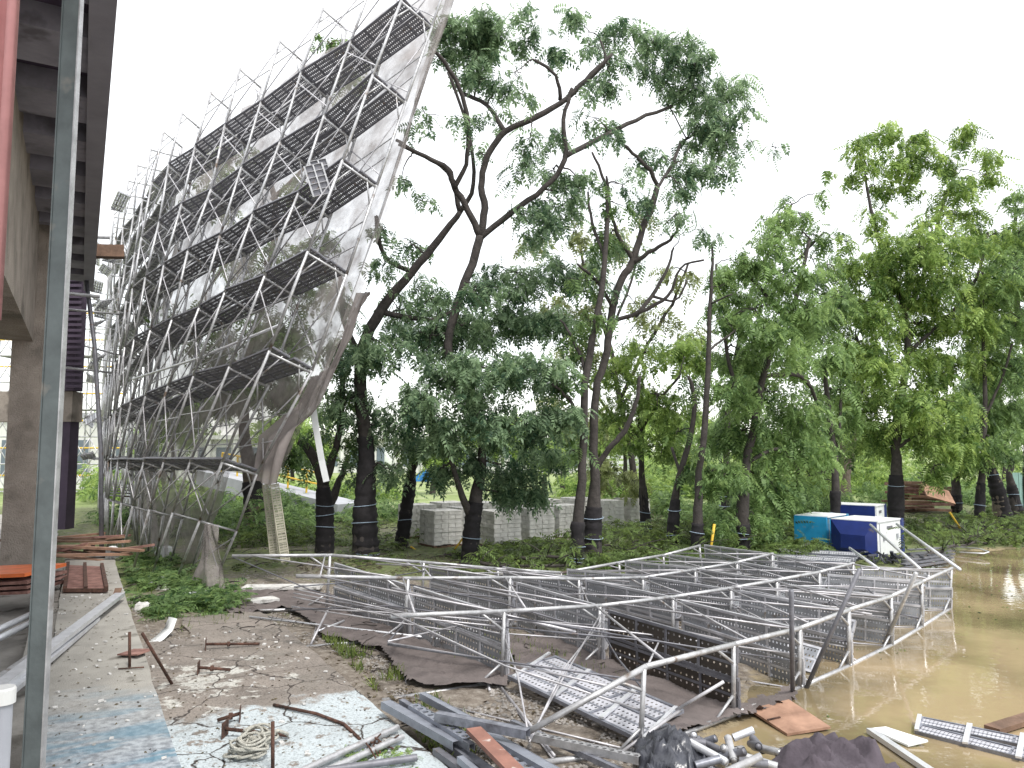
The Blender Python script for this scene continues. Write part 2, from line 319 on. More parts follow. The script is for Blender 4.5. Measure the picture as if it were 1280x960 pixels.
# paved slab beside the ledge
slabm = mat('painted_slab', (.23, .20, .175), .9, 0, .25, 1.3, .3, 55, stains=((.12, .10, .085), .62, 1.8))
def slab_paint(m):
    t = m.node_tree; n = t.nodes; L = t.links; p = n['Principled BSDF']; src = p.inputs['Base Color'].links[0].from_socket
    tc = n.new('ShaderNodeTexCoord'); sx = n.new('ShaderNodeSeparateXYZ'); L.new(tc.outputs['Object'], sx.inputs[0])
    def noise(s, d=8):
        q = n.new('ShaderNodeTexNoise'); q.inputs['Scale'].default_value = s; q.inputs['Detail'].default_value = d; q.inputs['Roughness'].default_value = .7; L.new(tc.outputs['Object'], q.inputs['Vector']); return q.outputs[0]
    # pale blue worn paint nearer than a line across the slab (local x runs along the slab)
    ma = n.new('ShaderNodeMath'); ma.operation = 'MULTIPLY_ADD'; L.new(noise(1.4), ma.inputs[0]); ma.inputs[1].default_value = 2.6; L.new(sx.outputs[0], ma.inputs[2])
    mb = n.new('ShaderNodeMapRange'); mb.inputs[1].default_value = 10.3; mb.inputs[2].default_value = 10.0; L.new(ma.outputs[0], mb.inputs[0])
    wr = n.new('ShaderNodeMapRange'); wr.inputs[1].default_value = .62; wr.inputs[2].default_value = .56; L.new(noise(7), wr.inputs[0])
    mm = n.new('ShaderNodeMath'); mm.operation = 'MULTIPLY'; L.new(mb.outputs[0], mm.inputs[0]); L.new(wr.outputs[0], mm.inputs[1])
    mx = n.new('ShaderNodeMixRGB'); L.new(mm.outputs[0], mx.inputs[0]); L.new(src, mx.inputs[1]); mx.inputs[2].default_value = (.47, .52, .54, 1)
    # chalky white spill
    mc = n.new('ShaderNodeVectorMath'); mc.operation = 'DISTANCE'; L.new(tc.outputs['Object'], mc.inputs[0]); mc.inputs[1].default_value = (10.6, 1.15, .06)
    md = n.new('ShaderNodeMath'); md.operation = 'MULTIPLY_ADD'; L.new(noise(3.4), md.inputs[0]); md.inputs[1].default_value = 6.5; L.new(mc.outputs['Value'], md.inputs[2])
    me_ = n.new('ShaderNodeMapRange'); me_.inputs[1].default_value = 3.85; me_.inputs[2].default_value = 3.5; L.new(md.outputs[0], me_.inputs[0])
    m2 = n.new('ShaderNodeMixRGB'); L.new(me_.outputs[0], m2.inputs[0]); L.new(mx.outputs[0], m2.inputs[1]); m2.inputs[2].default_value = (.50, .49, .45, 1)
    vo = n.new('ShaderNodeTexVoronoi'); vo.feature = 'DISTANCE_TO_EDGE'; vo.inputs['Scale'].default_value = .75
    wv_ = n.new('ShaderNodeTexNoise'); wv_.inputs['Scale'].default_value = 2.5; wv_.inputs['Detail'].default_value = 6; L.new(tc.outputs['Object'], wv_.inputs['Vector'])
    av = n.new('ShaderNodeMixRGB'); av.blend_type = 'ADD'; av.inputs[0].default_value = .35; L.new(tc.outputs['Object'], av.inputs[1]); L.new(wv_.outputs['Color'], av.inputs[2]); L.new(av.outputs[0], vo.inputs['Vector'])
    ck = n.new('ShaderNodeMapRange'); ck.inputs[1].default_value = .004; ck.inputs[2].default_value = .010; L.new(vo.outputs['Distance'], ck.inputs[0])
    m3 = n.new('ShaderNodeMixRGB'); L.new(ck.outputs[0], m3.inputs[0]); m3.inputs[1].default_value = (.05, .04, .035, 1); L.new(m2.outputs[0], m3.inputs[2])
    gr = n.new('ShaderNodeMapRange'); gr.inputs[1].default_value = .35; gr.inputs[2].default_value = .5; gr.inputs[3].default_value = .55; L.new(noise(38, 3), gr.inputs[0])
    m4 = n.new('ShaderNodeMixRGB'); m4.blend_type = 'MULTIPLY'; m4.inputs[0].default_value = 1; L.new(m3.outputs[0], m4.inputs[1]); L.new(gr.outputs[0], m4.inputs[2])
    L.new(m4.outputs[0], p.inputs['Base Color'])
    rg = n.new('ShaderNodeMapRange'); rg.inputs[1].default_value = .42; rg.inputs[2].default_value = .56; rg.inputs[3].default_value = .35; rg.inputs[4].default_value = .92; L.new(noise(1.1), rg.inputs[0]); L.new(rg.outputs[0], p.inputs['Roughness'])
slab_paint(slabm)
MU = Matrix(((U.x, N.x, 0, 0), (U.y, N.y, 0, 0), (0, 0, 1, 0), (0, 0, 0, 1)))   # local (a, s, z) -> world (left handed, used on points only)
def flatslab(name, a0, a1, s0, s1, z0, z1, m, parent=None, jag=0):
    mb = MB(); k = max(2, int((a1 - a0) / .5)); pts = []
    # object origin on the world's vertical axis, turned to the slab's direction: local x = along, y = -lateral
    mw = Matrix.Rotation(math.atan2(U.y, U.x), 4, 'Z')
    A = np.linspace(a0, a1, k + 1)
    l0 = [s0 + random.uniform(-jag, jag) for _ in A]; l1 = [s1 + random.uniform(-jag, jag) for _ in A]
    for i, a in enumerate(A):
        mb.v += [(a, -l0[i], z0), (a, -l0[i], z1), (a, -l1[i], z1), (a, -l1[i], z0)]
    for i in range(k):
        q = i * 4; r = q + 4
        mb.f += [(q + 1, r + 1, r + 2, q + 2), (q, r, r + 1, q + 1), (q + 2, r + 2, r + 3, q + 3)]
    mb.f += [(0, 1, 2, 3), (k * 4 + 3, k * 4 + 2, k * 4 + 1, k * 4)]
    for f_i, f in enumerate(mb.f): mb.f[f_i] = f[::-1]
    return link(name, mb.mesh(name), m, parent, mw)
slab_paint_fix = slabm.node_tree.nodes
for nd in slab_paint_fix:
    if nd.type == 'VECT_MATH' and nd.operation == 'DISTANCE': nd.inputs[1].default_value = (10.2, -1.5, .06)
pv = empty('pavement', (0, 0, 0)); structure(pv)
SP_ = G(560, 960, .06).dot(N); SR_ = G(225, 960, .45).dot(N)
cuts = [(0, 5.05), (5.06, 8.35), (8.365, 10.15), (10.165, 12.6)]
for i, (a0, a1) in enumerate(cuts):
    flatslab('paving_slab', a0, a1, SR_ - .1, SP_, -.1, .058 + (.004 if i % 2 else 0), slabm, pv, .02)
flatslab('paving_slab', 12.62, 14.2, 1.6, SP_ - .1, -.1, .052, slabm, pv, .06)
# raised ledge
ledgem = mat('ledge_concrete', (.31, .295, .265), .92, 0, .22, 1.5, .45, 60, stains=((.12, .11, .09), .60, 2.4))
def ledge_paint(m):
    t = m.node_tree; n = t.nodes; L = t.links; p = n['Principled BSDF']; src = p.inputs['Base Color'].links[0].from_socket
    tc = n.new('ShaderNodeTexCoord'); sx = n.new('ShaderNodeSeparateXYZ'); L.new(tc.outputs['Object'], sx.inputs[0])
    def noise(s, d=8):
        q = n.new('ShaderNodeTexNoise'); q.inputs['Scale'].default_value = s; q.inputs['Detail'].default_value = d; L.new(tc.outputs['Object'], q.inputs['Vector']); return q.outputs[0]
    ma = n.new('ShaderNodeMath'); ma.operation = 'MULTIPLY_ADD'; L.new(noise(1.2), ma.inputs[0]); ma.inputs[1].default_value = 2.5; L.new(sx.outputs[0], ma.inputs[2])
    mb = n.new('ShaderNodeMapRange'); mb.inputs[1].default_value = 10.3; mb.inputs[2].default_value = 8.3; mb.inputs[4].default_value = .8; L.new(ma.outputs[0], mb.inputs[0])
    mx = n.new('ShaderNodeMixRGB'); L.new(mb.outputs[0], mx.inputs[0]); L.new(src, mx.inputs[1]); 
    ws = n.new('ShaderNodeMapRange'); ws.inputs[1].default_value = .38; ws.inputs[2].default_value = .62; L.new(noise(16), ws.inputs[0])
    wc = n.new('ShaderNodeMixRGB'); L.new(ws.outputs[0], wc.inputs[0]); wc.inputs[1].default_value = (.15, .18, .22, 1); wc.inputs[2].default_value = (.40, .45, .50, 1); L.new(wc.outputs[0], mx.inputs[2])
    mr = n.new('ShaderNodeMapping'); mr.inputs['Scale'].default_value = (3.2, .9, 1); L.new(tc.outputs['Object'], mr.inputs[0])
    q = n.new('ShaderNodeTexNoise'); q.inputs['Scale'].default_value = 1.5; q.inputs['Detail'].default_value = 4; L.new(mr.outputs[0], q.inputs['Vector'])
    st = n.new('ShaderNodeMapRange'); st.inputs[1].default_value = .50; st.inputs[2].default_value = .62; st.inputs[4].default_value = .85; L.new(q.outputs[0], st.inputs[0])
    mm = n.new('ShaderNodeMath'); mm.operation = 'MULTIPLY'; L.new(mb.outputs[0], mm.inputs[0]); L.new(st.outputs[0], mm.inputs[1])
    m2 = n.new('ShaderNodeMixRGB'); L.new(mm.outputs[0], m2.inputs[0]); L.new(mx.outputs[0], m2.inputs[1]); m2.inputs[2].default_value = (.07, .20, .28, 1)
    L.new(m2.outputs[0], p.inputs['Base Color'])
ledge_paint(ledgem)
SR = G(225, 960, .45).dot(N); SL = G(60, 853, .45).dot(N); SP = G(560, 960, .06).dot(N)
le = flatslab('ledge', 1.5, 20, SL, SR, -.1, .45, ledgem, None, .012)
tagit(le, 'long raised concrete ledge with pale blue worn paint at its near end', 'ledge')
l2 = flatslab('low_kerb', 8.2, 20, SL - .31, SL - .02, -.1, .36, M['conc'], None, .012)
tagit(l2, 'narrow lower concrete kerb along the left side of the raised ledge', 'kerb')
fl = flatslab('building_floor', -3, 40, -9, SL - .33, -.1, .09, M['conc']); structure(fl)

# ------------------------------------------------------------------ left building
bl = empty('unfinished_building', B(19, -3, 0), 'dark open-sided concrete building with ribbed soffit and stucco column at the left edge', 'building')
def bbox(name, a0, a1, s0, s1, z0, z1, m, parent):
    mb = MB(); mb.hexa([B(a0, s0, z0), B(a0, s1, z0), B(a1, s1, z0), B(a1, s0, z0), B(a0, s0, z1), B(a0, s1, z1), B(a1, s1, z1), B(a1, s0, z1)])
    return mb.obj(name, m, parent)
ZS = 7.6
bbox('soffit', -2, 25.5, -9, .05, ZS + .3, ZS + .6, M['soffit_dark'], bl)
for k in range(15):
    a = 1.2 + k * 1.72
    if a < 25: bbox('joist', a, a + .95, -1.35, -.12, ZS, ZS + .297, M['soffit'], bl)
bbox('fascia', -2, 25.6, -.12, .14, ZS - .06, ZS + .75, M['fascia'], bl)
bbox('edge_beam', 3.5, 18.6, -1.6, -.95, 5.1, ZS + .25, M['stucco'], bl)
bbox('column', 18.65, 19.5, -1.32, -.66, .09, 8.2, M['stucco'], bl)
bbox('inner_beam', 3.4, 26, -4.4, -3.9, 5.9, ZS + .25, M['soffit'], bl)
for k in range(6): bbox('cross_beam', 7 + 3.2 * k, 7.4 + 3.2 * k, -3.88, -1.93, 6.6, 7.58, M['soffit'], bl)
bbox('roof', -2.1, 26, -9.2, .06, ZS + .78, ZS + 1.1, M['fascia'], bl)
bbox('back_wall', 2, 18, -9.1, -8.9, .09, 8.3, M['soffit'], bl)
# lower wing beyond
wg = empty('building_wing', B(24, -2, 0), 'dark cladded lower wing of the building hanging behind the steel post', 'building')
mb = MB()
Yw = 25.
def vrect(mb, x0, x1, y0, y1, Yd, th): 
    a = W(x0, y1, Yd); b_ = W(x1, y0, Yd); mb.hexa([(a.x, Yd, a.z), (b_.x, Yd, a.z), (b_.x, Yd + th, a.z), (a.x, Yd + th, a.z), (a.x, Yd, b_.z), (b_.x, Yd, b_.z), (b_.x, Yd + th, b_.z), (a.x, Yd + th, b_.z)]); return mb
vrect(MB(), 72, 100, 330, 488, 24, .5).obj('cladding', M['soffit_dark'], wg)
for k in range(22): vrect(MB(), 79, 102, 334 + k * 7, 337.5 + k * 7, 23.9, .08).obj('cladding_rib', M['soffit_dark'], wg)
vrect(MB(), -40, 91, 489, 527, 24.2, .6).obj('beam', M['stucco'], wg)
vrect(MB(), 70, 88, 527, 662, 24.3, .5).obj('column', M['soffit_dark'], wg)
# timber sticking out at the eave
mb = MB(); mb.beam(W(112, 314, 21), W(155, 315, 21.4), .35, .34); tagit(mb.obj('timber_beam', M['timber']), 'short brown timber beam sticking out below the end of the eave', 'beam')
# near steel post
def vpost(name, m, px, py, Yd, wd, z0, z1, label, cat, lip=True):
    p = W(px, py, Yd); e = empty(name, (p.x, p.y, z0), label, cat)
    mb = MB(); mb.aabb(p.x - wd / 2, p.x + wd / 2, p.y - .008, p.y + .008, z0, z1); mb.obj('shaft', m, e)
    if lip:
        for s_ in (-1, 1):
            mb = MB(); mb.aabb(p.x + s_ * (wd / 2 + .003) - .003, p.x + s_ * (wd / 2 + .003) + .003, p.y - .012, p.y + .018, z0, z1); mb.obj('flange', M['steel'] if s_ > 0 else m, e)  # right flange in brighter steel paints in the post's edge highlight
    return e
vpost('steel_post', M['post'], 66, 480, 3.35, .072, .09, 8.2, 'grey green steel channel post standing close to the camera at the left', 'post')
# base clamp of the post
# pink sheet at the left edge
mb = MB(); n_ = 14; Yp = 2.3; xs = [W(px, 200, Yp).x for px in np.linspace(-90, 12, n_)]
zt, zb_ = 6.2, W(5, 396, Yp).z
for i, x in enumerate(xs):
    yy = Yp + .035 * math.sin(i * 1.9); dz = .02 * math.sin(i * 2.7)
    mb.v += [(x, yy, zb_ + dz), (x, yy, zt), (x, yy + .02, zt), (x, yy + .02, zb_ + dz)]
for i in range(n_ - 1):
    q = i * 4; mb.f += [(q, q + 4, q + 5, q + 1), (q + 3, q + 2, q + 6, q + 7), (q, q + 3, q + 7, q + 4)]
mb.f += [((n_ - 1) * 4, (n_ - 1) * 4 + 3, (n_ - 1) * 4 + 2, (n_ - 1) * 4 + 1)]
tagit(mb.obj('pink_sheet', M['pink'], smooth=True), 'faded pink sheet hanging down at the far left edge of the picture', 'sheet')
# white capped pipe at the bottom left
p0 = W(3, 880, 2.75); e = empty('riser_pipe', (p0.x, p0.y, .09), 'grey plastic pipe with a white cap in the bottom left corner', 'pipe')
zc = W(3, 866, 2.75).z
MB().tube([(p0.x, p0.y, .09), (p0.x, p0.y, zc - .03)], .032, 20).obj('pipe', M['greyp'], e, True)
MB().tube([(p0.x, p0.y, zc - .035), (p0.x, p0.y, zc + .012), (p0.x, p0.y, zc + .02)], [.04, .04, .036], 20).obj('cap', M['white'], e)
# standing pole with sleeve by the ledge end
e = empty('standing_pole', B(20.5, .1, .4), 'tall grey pole standing in a round grey sleeve at the far end of the ledge', 'pole')
MB().tube([W(127, 692, 20.), W(126, 560, 20.4), W(118, 430, 20.7), W(106, 335, 21)], .06, 8).obj('pole', M['steel_dark'], e, True)
MB().tube([W(126, 705, 19.8), W(126, 687, 19.8)], .14, 14).obj('sleeve', M['greyp'], e, True)
for k, (x0, y0, x1, y1, Yd) in enumerate([(-20, 292, 137, 297, 19), (-20, 355, 125, 371, 17), (78, 386, 150, 393, 23), (78, 459, 140, 466, 22), (-20, 400, 150, 444, 25)]):
    a = W(x0, y0, Yd); b_ = W(x1, y1, Yd + 1)
    lab = ['highest horizontal tie pole running from the building under the eave', 'long horizontal tie pole crossing the steel post below the eave', 'short tie pole between the dark cladding and the scaffold, upper one', 'short tie pole between the dark cladding and the scaffold, below the other', 'thin sloping tie pole running behind the stucco column'][k]
    tagit(MB().tube([a, b_], .045 if k < 2 else .035, 6).obj('tie_pole', M['steel'], None, True), lab, 'pole', 'tie poles between building and scaffold')

# ------------------------------------------------------------------ scaffold parts
def plank_mesh(name, mper, mrail, ribs=4, wd=.36, split=True):
    mb = MB(); mi = []
    def bx(x0, x1, y0, y1, z0, z1, m):
        k = len(mb.f); mb.aabb(x0, x1, y0, y1, z0, z1); mi.extend([m] * (len(mb.f) - k))
    h = wd / 2
    k = len(mb.f)
    for (a, b_) in (((-h + .02), -.012), (.012, h - .02)):
        k = len(mb.f); mb.add([(0, a, 0), (1, a, 0), (1, b_, 0), (0, b_, 0)], [(0, 1, 2, 3)]); mi.append(0)
    for y in (-h, h): bx(0, 1, y - .017, y + .017, -.03, .012, 1)
    bx(.002, .998, -.014, .014, -.03, .002, 1)
    for i in range(ribs + 1):
        x = i / ribs * .98 + .005; bx(x, x + .016, -h + .018, -.016, -.032, -.004, 1); bx(x, x + .016, .016, h - .018, -.032, -.004, 1); bx(x, x + .016, -h + .018, -.016, .004, .014, 1); bx(x, x + .016, .016, h - .018, .004, .014, 1)
    me = mb.mesh(name); me.materials.append(mper); me.materials.append(mrail)
    me.polygons.foreach_set('material_index', mi); return me
PL = plank_mesh('platform_mesh', M['perf'], M['rail'])
PLM = plank_mesh('platform_mid_mesh', M['perf_mid'], M['steel_dark'], 4)
PLD = plank_mesh('platform_dark_mesh', M['perf_dark'], M['steel_dark'])
PLS = plank_mesh('platform_under_mesh', M['steel_dark'], M['steel'], 5)
PLB = plank_mesh('platform_bright_mesh', M['perf_bright'], M['darkmetal'], 3)
def plank_at(me, a, b_, wdir, parent, name='platform', ws=1.):
    a = Vector(a); b_ = Vector(b_); x = b_ - a; wdir = Vector(wdir); y = (wdir - x * (wdir.dot(x) / x.length_squared)).normalized(); z = x.normalized().cross(y)
    m = Matrix(((x.x, y.x * ws, z.x, a.x), (x.y, y.y * ws, z.y, a.y), (x.z, y.z * ws, z.z, a.z), (0, 0, 0, 1)))
    return link(name, me, None, parent, m)
PR = .027; BR = .0125
def hframe(parent, i0, o0, i1, o1, m, r=PR, bars=True, top=True, dz=.0):
    """i0,o0 lower ends of inner/outer pole, i1,o1 upper ends"""
    i0, o0, i1, o1 = map(Vector, (i0, o0, i1, o1)); mb = MB()
    mb.tube([i0, i1], r, 6); mb.tube([o0, o1], r, 6)
    if top: mb.tube([i1.lerp(i0, .02), o1.lerp(o0, .02)], r * .9, 6)
    if bars:
        mb.tube([i1.lerp(i0, .24), i1.lerp(o1, .3)], r * .6, 5); mb.tube([o1.lerp(o0, .24), o1.lerp(i1, .3)], r * .6, 5)
    return mb.obj('scaffold_frame', m, parent, True)
def xbrace(parent, a0, a1, b0, b1, r=BR, skip=0):
    mb = MB()
    sag = Vector((0, 0, -.0))
    if skip != 1: mb.tube([a0, b1], r, 5)
    if skip != 2: mb.tube([a1, b0], r, 5)
    return mb.obj('cross_brace', M['brace'], parent, True)

# ------------------------------------------------------------------ collapsed scaffold on the ground
tops = [[(290, 695), (415, 694), (532, 703), (624, 711), (703, 716), (775, 703), (830, 694), (875, 682)],
        [(370, 720), (513, 723), (640, 722), (725, 724), (805, 722), (870, 712), (922, 703), (966, 692)],
        [(488, 770), (633, 764), (752, 757), (843, 746), (915, 735), (972, 725), (1025, 715), (1067, 704)],
        [(660, 915), (808, 833), (919, 805), (1001, 785), (1062, 762), (1115, 745), (1153, 727), (1190, 710)]]
bots = [[(270, 766), (411, 760), (530, 750), (624, 742), (703, 737), (777, 730), (832, 722), (878, 712)],
        [(357, 812), (508, 797), (638, 781), (727, 770), (806, 760), (871, 749), (923, 741), (966, 732)],
        [(478, 876), (630, 852), (750, 829), (843, 806), (916, 793), (973, 783), (1025, 770), (1068, 757)],
        [(665, 955), (803, 938), (919, 892), (1001, 859), (1062, 832), (1115, 806), (1153, 783), (1187, 761)]]
cs = empty('collapsed_scaffold', G(760, 800, 0), 'long run of tube scaffold fallen flat across the mud with its perforated platforms on edge', 'scaffold')
TT, BB = [], []
for i in range(4):
    tr_, br_ = [], []
    for j in range(8):
        b_ = G(*bots[i][j], .03 if (i < 3 or j < 3) else -.03); t_ = W(*tops[i][j], b_.y); tr_.append(t_); br_.append(b_)
    TT.append(tr_); BB.append(br_)
for i in range(4):
    for j in range(7):
        hframe(cs, BB[i][j], TT[i][j], BB[i][j + 1], TT[i][j + 1], M['steel'] if (i + j) % 5 else M['steel'], r=.029 if i > 1 else .031)
    # leg cleats
for i in range(3):
    for j in range(0, 7):
        if j == 0: continue
        pass
    for j in range(1, 8):
        if (i, j) == (2, 1): continue
        me = PLD if (i, j) == (2, 2) else PL
        a, b_ = BB[i][j], BB[i + 1][j]; ta, tb = TT[i][j], TT[i + 1][j]
        jx = random.uniform(-.02, .03)
        for q in (.28, .73):
            qa, qb = q + random.uniform(-.04, .02), q + random.uniform(-.05, .02)
            sh = Vector((.07, -.05, 0)) if q < .5 else Vector((.05, -.03, 0))
            pa = a.lerp(ta, qa - .04) + (b_ - a).normalized() * .06 + sh; pb = b_.lerp(tb, qb - .04) - (b_ - a).normalized() * .06 + sh
            plank_at(me, pa, pb, (0, random.uniform(-.18, .18), 1), cs, ws=1.03)
    for j in range(0, 7):
        if random.random() < .92: xbrace(cs, TT[i][j].lerp(TT[i][j + 1], .2), TT[i][j].lerp(TT[i][j + 1], .93), TT[i + 1][j].lerp(TT[i + 1][j + 1], .2), TT[i + 1][j].lerp(TT[i + 1][j + 1], .93), .014, skip=random.choice([0, 0, 1]))
        xbrace(cs, BB[i][j].lerp(BB[i][j + 1], .2), BB[i][j].lerp(BB[i][j + 1], .93), BB[i + 1][j].lerp(BB[i + 1][j + 1], .2), BB[i + 1][j].lerp(BB[i + 1][j + 1], .93), .013, skip=random.choice([0, 1, 2]))
for q in range(58):
    i = random.choice([0, 1, 2, 2]); j = random.randint(0, 5); i2 = i + 1; j2 = min(7, j + random.choice([1, 1, 2]))
    a = TT[i][j].lerp(BB[i][j], random.uniform(-.05, .5)); b_ = TT[i2][j2].lerp(BB[i2][j2], random.uniform(0, .9))
    if random.random() < .3: a, b_ = TT[i2][j].lerp(BB[i2][j], random.uniform(0, .4)), TT[i][j2].lerp(BB[i][j2], random.uniform(.1, .9))
    m_ = a.lerp(b_, .5) + Vector((random.gauss(0, .05), random.gauss(0, .05), random.gauss(0, .05)))
    MB().tube([a, a.lerp(m_, .6), m_, b_], .011, 5).obj('bent_brace', M['brace'] if q % 3 else M['steel_dark'], cs, True)
for (i, j, sw) in [(0, 2, .5), (0, 3, -.6), (0, 5, .4), (1, 3, .7), (1, 4, -.5), (1, 6, .6), (2, 4, .6), (2, 5, -.7), (2, 6, .5), (0, 6, -.5), (1, 2, .5), (0, 4, .6), (0, 1, .9), (1, 5, .9), (2, 3, .9), (0, 2, -.9), (1, 4, 1.2), (2, 5, 1.1), (2, 6, -.9), (1, 6, -1.1)]:
    f0 = random.uniform(.3, .7); a = BB[i][j].lerp(BB[i][j + 1], f0).lerp(TT[i][j], random.uniform(.15, .6)); b_ = BB[i + 1][j].lerp(BB[i + 1][j + 1], f0 + random.uniform(-.3, .3)).lerp(TT[i + 1][j], random.uniform(.15, .6))
    plank_at(PL, a.lerp(b_, .08), b_.lerp(a, .08), (sw, sw * .4, .8), cs)
# loose tubes lying over it
loose = [((490, 735), (720, 790), 10.5, 'thin brace tube lying slantwise over the near side of the fallen scaffold'),
         ((560, 728), (905, 800), 11.5, 'long thin brace tube lying across the middle of the fallen scaffold'),
         ((710, 722), (1050, 745), 14, 'long thin tube lying across the far middle of the fallen scaffold'),
         ((640, 716), (960, 712), 16, 'nearly level thin tube on the far side of the fallen scaffold'),
         ((470, 705), (640, 712), 16, 'short thin tube lying over the far left of the fallen scaffold'),
         ((860, 700), (1110, 722), 16.5, 'thin bright tube lying across the top right of the fallen scaffold'),
         ((830, 712), (1130, 730), 15.0, 'thin tube crossing just below the slat stack of the fallen scaffold'),
         ((900, 735), (1090, 768), 12.5, 'thin tube slanting down to the water side of the fallen scaffold')]
for a, b_, Yd, lab in loose:
    tagit(MB().tube([W(*a, Yd + .8), W(*b_, Yd - .8)], .017, 6).obj('loose_tube', M['brace'], None, True), lab, 'tube', 'loose brace tubes on the fallen scaffold')
for a, b_, c_, lab in [((989, 738), (991, 876), 8.5, 'upright loose tube clamped to the front rail of the fallen scaffold'),
                   ((1075, 711), (1007, 862), 9.2, 'leaning loose tube crossing the front rail above the water')]:
    tagit(MB().tube([W(*a, c_), G(*b_, -.05)], .027, 8).obj('upright_tube', M['steel_dark'], None, True), lab, 'tube')
tagit(MB().tube([W(1145, 716, 10.8), G(1105, 806, -.05)], .028, 8).obj('leaning_tube', M['steel'], None, True), 'bright leaning tube standing in the water at the right of the fallen scaffold', 'tube')
for a, b_, lab in [((1088, 656), (1162, 722), 'left white pole leaning from the overturned cubicle to the scaffold corner'), ((1121, 655), (1200, 712), 'right white pole leaning from the overturned cubicle to the scaffold corner'), ((1062, 685), (1098, 711), 'short white pole slanting in front of the navy cubicle')]:
    tagit(MB().tube([W(*a, 18.4), W(*b_, 14.2)], .03, 8).obj('leaning_pole', M['alu'], None, True), lab, 'pole')
# loose bright platform lying tilted in front
lp = empty('loose_platform', G(740, 860, 0), 'bright perforated scaffold platform lying tilted on the dark net in front', 'platform')
c4 = [W(642, 848, 9.3), W(687, 818, 9.6), W(845, 888, 8.0), W(803, 927, 7.8)]
c4 = [W(642, 848, 9.2), W(687, 818, 10.0), W(845, 886, 8.25), W(805, 925, 7.45)]
def panel4(c4, parent, nb=3, nl=2, mper=M['perf_bright'], mr=M['alu']):
    a, b_, c, d = c4     # a,b one short end; d,c the other
    wv_ = (b_ - a); nrm = (d - a).cross(b_ - a).normalized(); 
    if nrm.z < 0: nrm = -nrm
    for k in range(nl):
        p0, p1 = a.lerp(b_, (k + .5) / nl), d.lerp(c, (k + .5) / nl)
        wdt = (b_ - a).length / nl
        plank_at(PLB, p0, p1, wv_, parent, 'platform_strip', ws=wdt / .40)
    for t_ in (0.0, .36, .72, 1.0):
        MB().beam(a.lerp(d, t_) + nrm * .022, b_.lerp(c, t_) + nrm * .022, .05 if 0 < t_ < 1 else .04, .02, nrm).obj('cross_bar', mr, parent)
panel4(c4, lp)
# floating ladder-like platform in the water
fp = empty('floating_platform', G(1230, 920, 0), 'bright ladder-like scaffold platform half sunk in the muddy water at the lower right', 'platform')
a, b_, c_, d_ = G(1147, 897, .02), G(1152, 914, -.01), G(1320, 962, -.02), G(1320, 938, .03)
a, b_ = G(1146, 915, .0), G(1150, 896, .05); d_, c_ = G(1330, 965, -.0), G(1335, 930, .05)
panel4([a, b_, c_, d_], fp)
tagit(MB().beam(G(1240, 912, .01), G(1300, 893, .02), .16, .05).obj('sunken_board', M['timber']), 'dark board lying in the water behind the floating platform', 'board')
mb = MB(); q = [G(1088, 910, .03), G(1107, 908, .06), G(1160, 925, .03), G(1135, 931, .0)]
mb.add(q + [v - Vector((0, 0, .02)) for v in q], [(0, 1, 2, 3), (7, 6, 5, 4), (0, 4, 5, 1), (1, 5, 6, 2), (2, 6, 7, 3), (3, 7, 4, 0)])
ws_ = empty('white_sheet_piece', G(1110, 920, 0), 'small white sheet piece with a long metal edge lying in the water', 'sheet')
mb.obj('sheet', M['whitepaint'], ws_); MB().beam(G(1087, 913, .01), G(1175, 972, .01), .07, .05).obj('edge_strip', M['alu'], ws_)

# ------------------------------------------------------------------ standing leaning scaffold
LV = {  # inner pole pixels for the leaning frames, levels from the ground up
 0: [(220, 724), (191, 706), (168, 697), (152, 690), (144, 685), (138, 681), (135, 678), (133, 676)],
 1: [(250, 650), (216, 640), (187, 636), (166, 632), (152, 628), (142, 626), (135, 624), (133, 622)],
 2: [(278, 577), (238, 577), (205, 577), (180, 577), (160, 577), (148, 577), (140, 577), (136, 577)],
 3: [(337, 438), (287, 458), (242, 470), (210, 482), (182, 495), (164, 503), (152, 509), (145, 513)],
 4: [(385, 314), (331, 345), (281, 366), (249, 385), (215, 400), (188, 413), (168, 424), (156, 434)],
 5: [(428, 201), (373, 242), (316, 268), (275, 295), (235, 314), (205, 332), (182, 347), (166, 361)],
 6: [(466, 94), (405, 145), (350, 178), (302, 209), (264, 237), (227, 256), (199, 278), (177, 297)],
 7: [(502, 0), (438, 53), (376, 92), (326, 129), (281, 158), (244, 184), (211, 206), (190, 228)],
 8: [(538, -92), (472, -40), (404, 10), (350, 50), (300, 85), (264, 115), (228, 140), (205, 163)]}
dep0 = [17.0, 16.3, 15.5, 14.8, 14.6, 14.8, 15.2, 15.8, 16.3]
dinc = [0, 1.1, 2.2, 3.3, 4.4, 5.5, 6.6, 7.6]
offs = [(50, 12), (46, 13), (43, 15), (53, 25), (48, 29), (43, 31), (41, 33), (38, 33), (34, 30)]
IN, OUT = [], []
for i in range(8):
    a_, b_ = [], []
    for j in range(9):
        px, py = LV[j][i]; Yd = dep0[j] + dinc[i] * (1.0 if j > 1 else .9); k = dep0[j] / Yd
        a_.append(W(px, py, Yd)); b_.append(W(px + offs[j][0] * k, py + offs[j][1] * k, Yd + .45))
    IN.append(a_); OUT.append(b_)
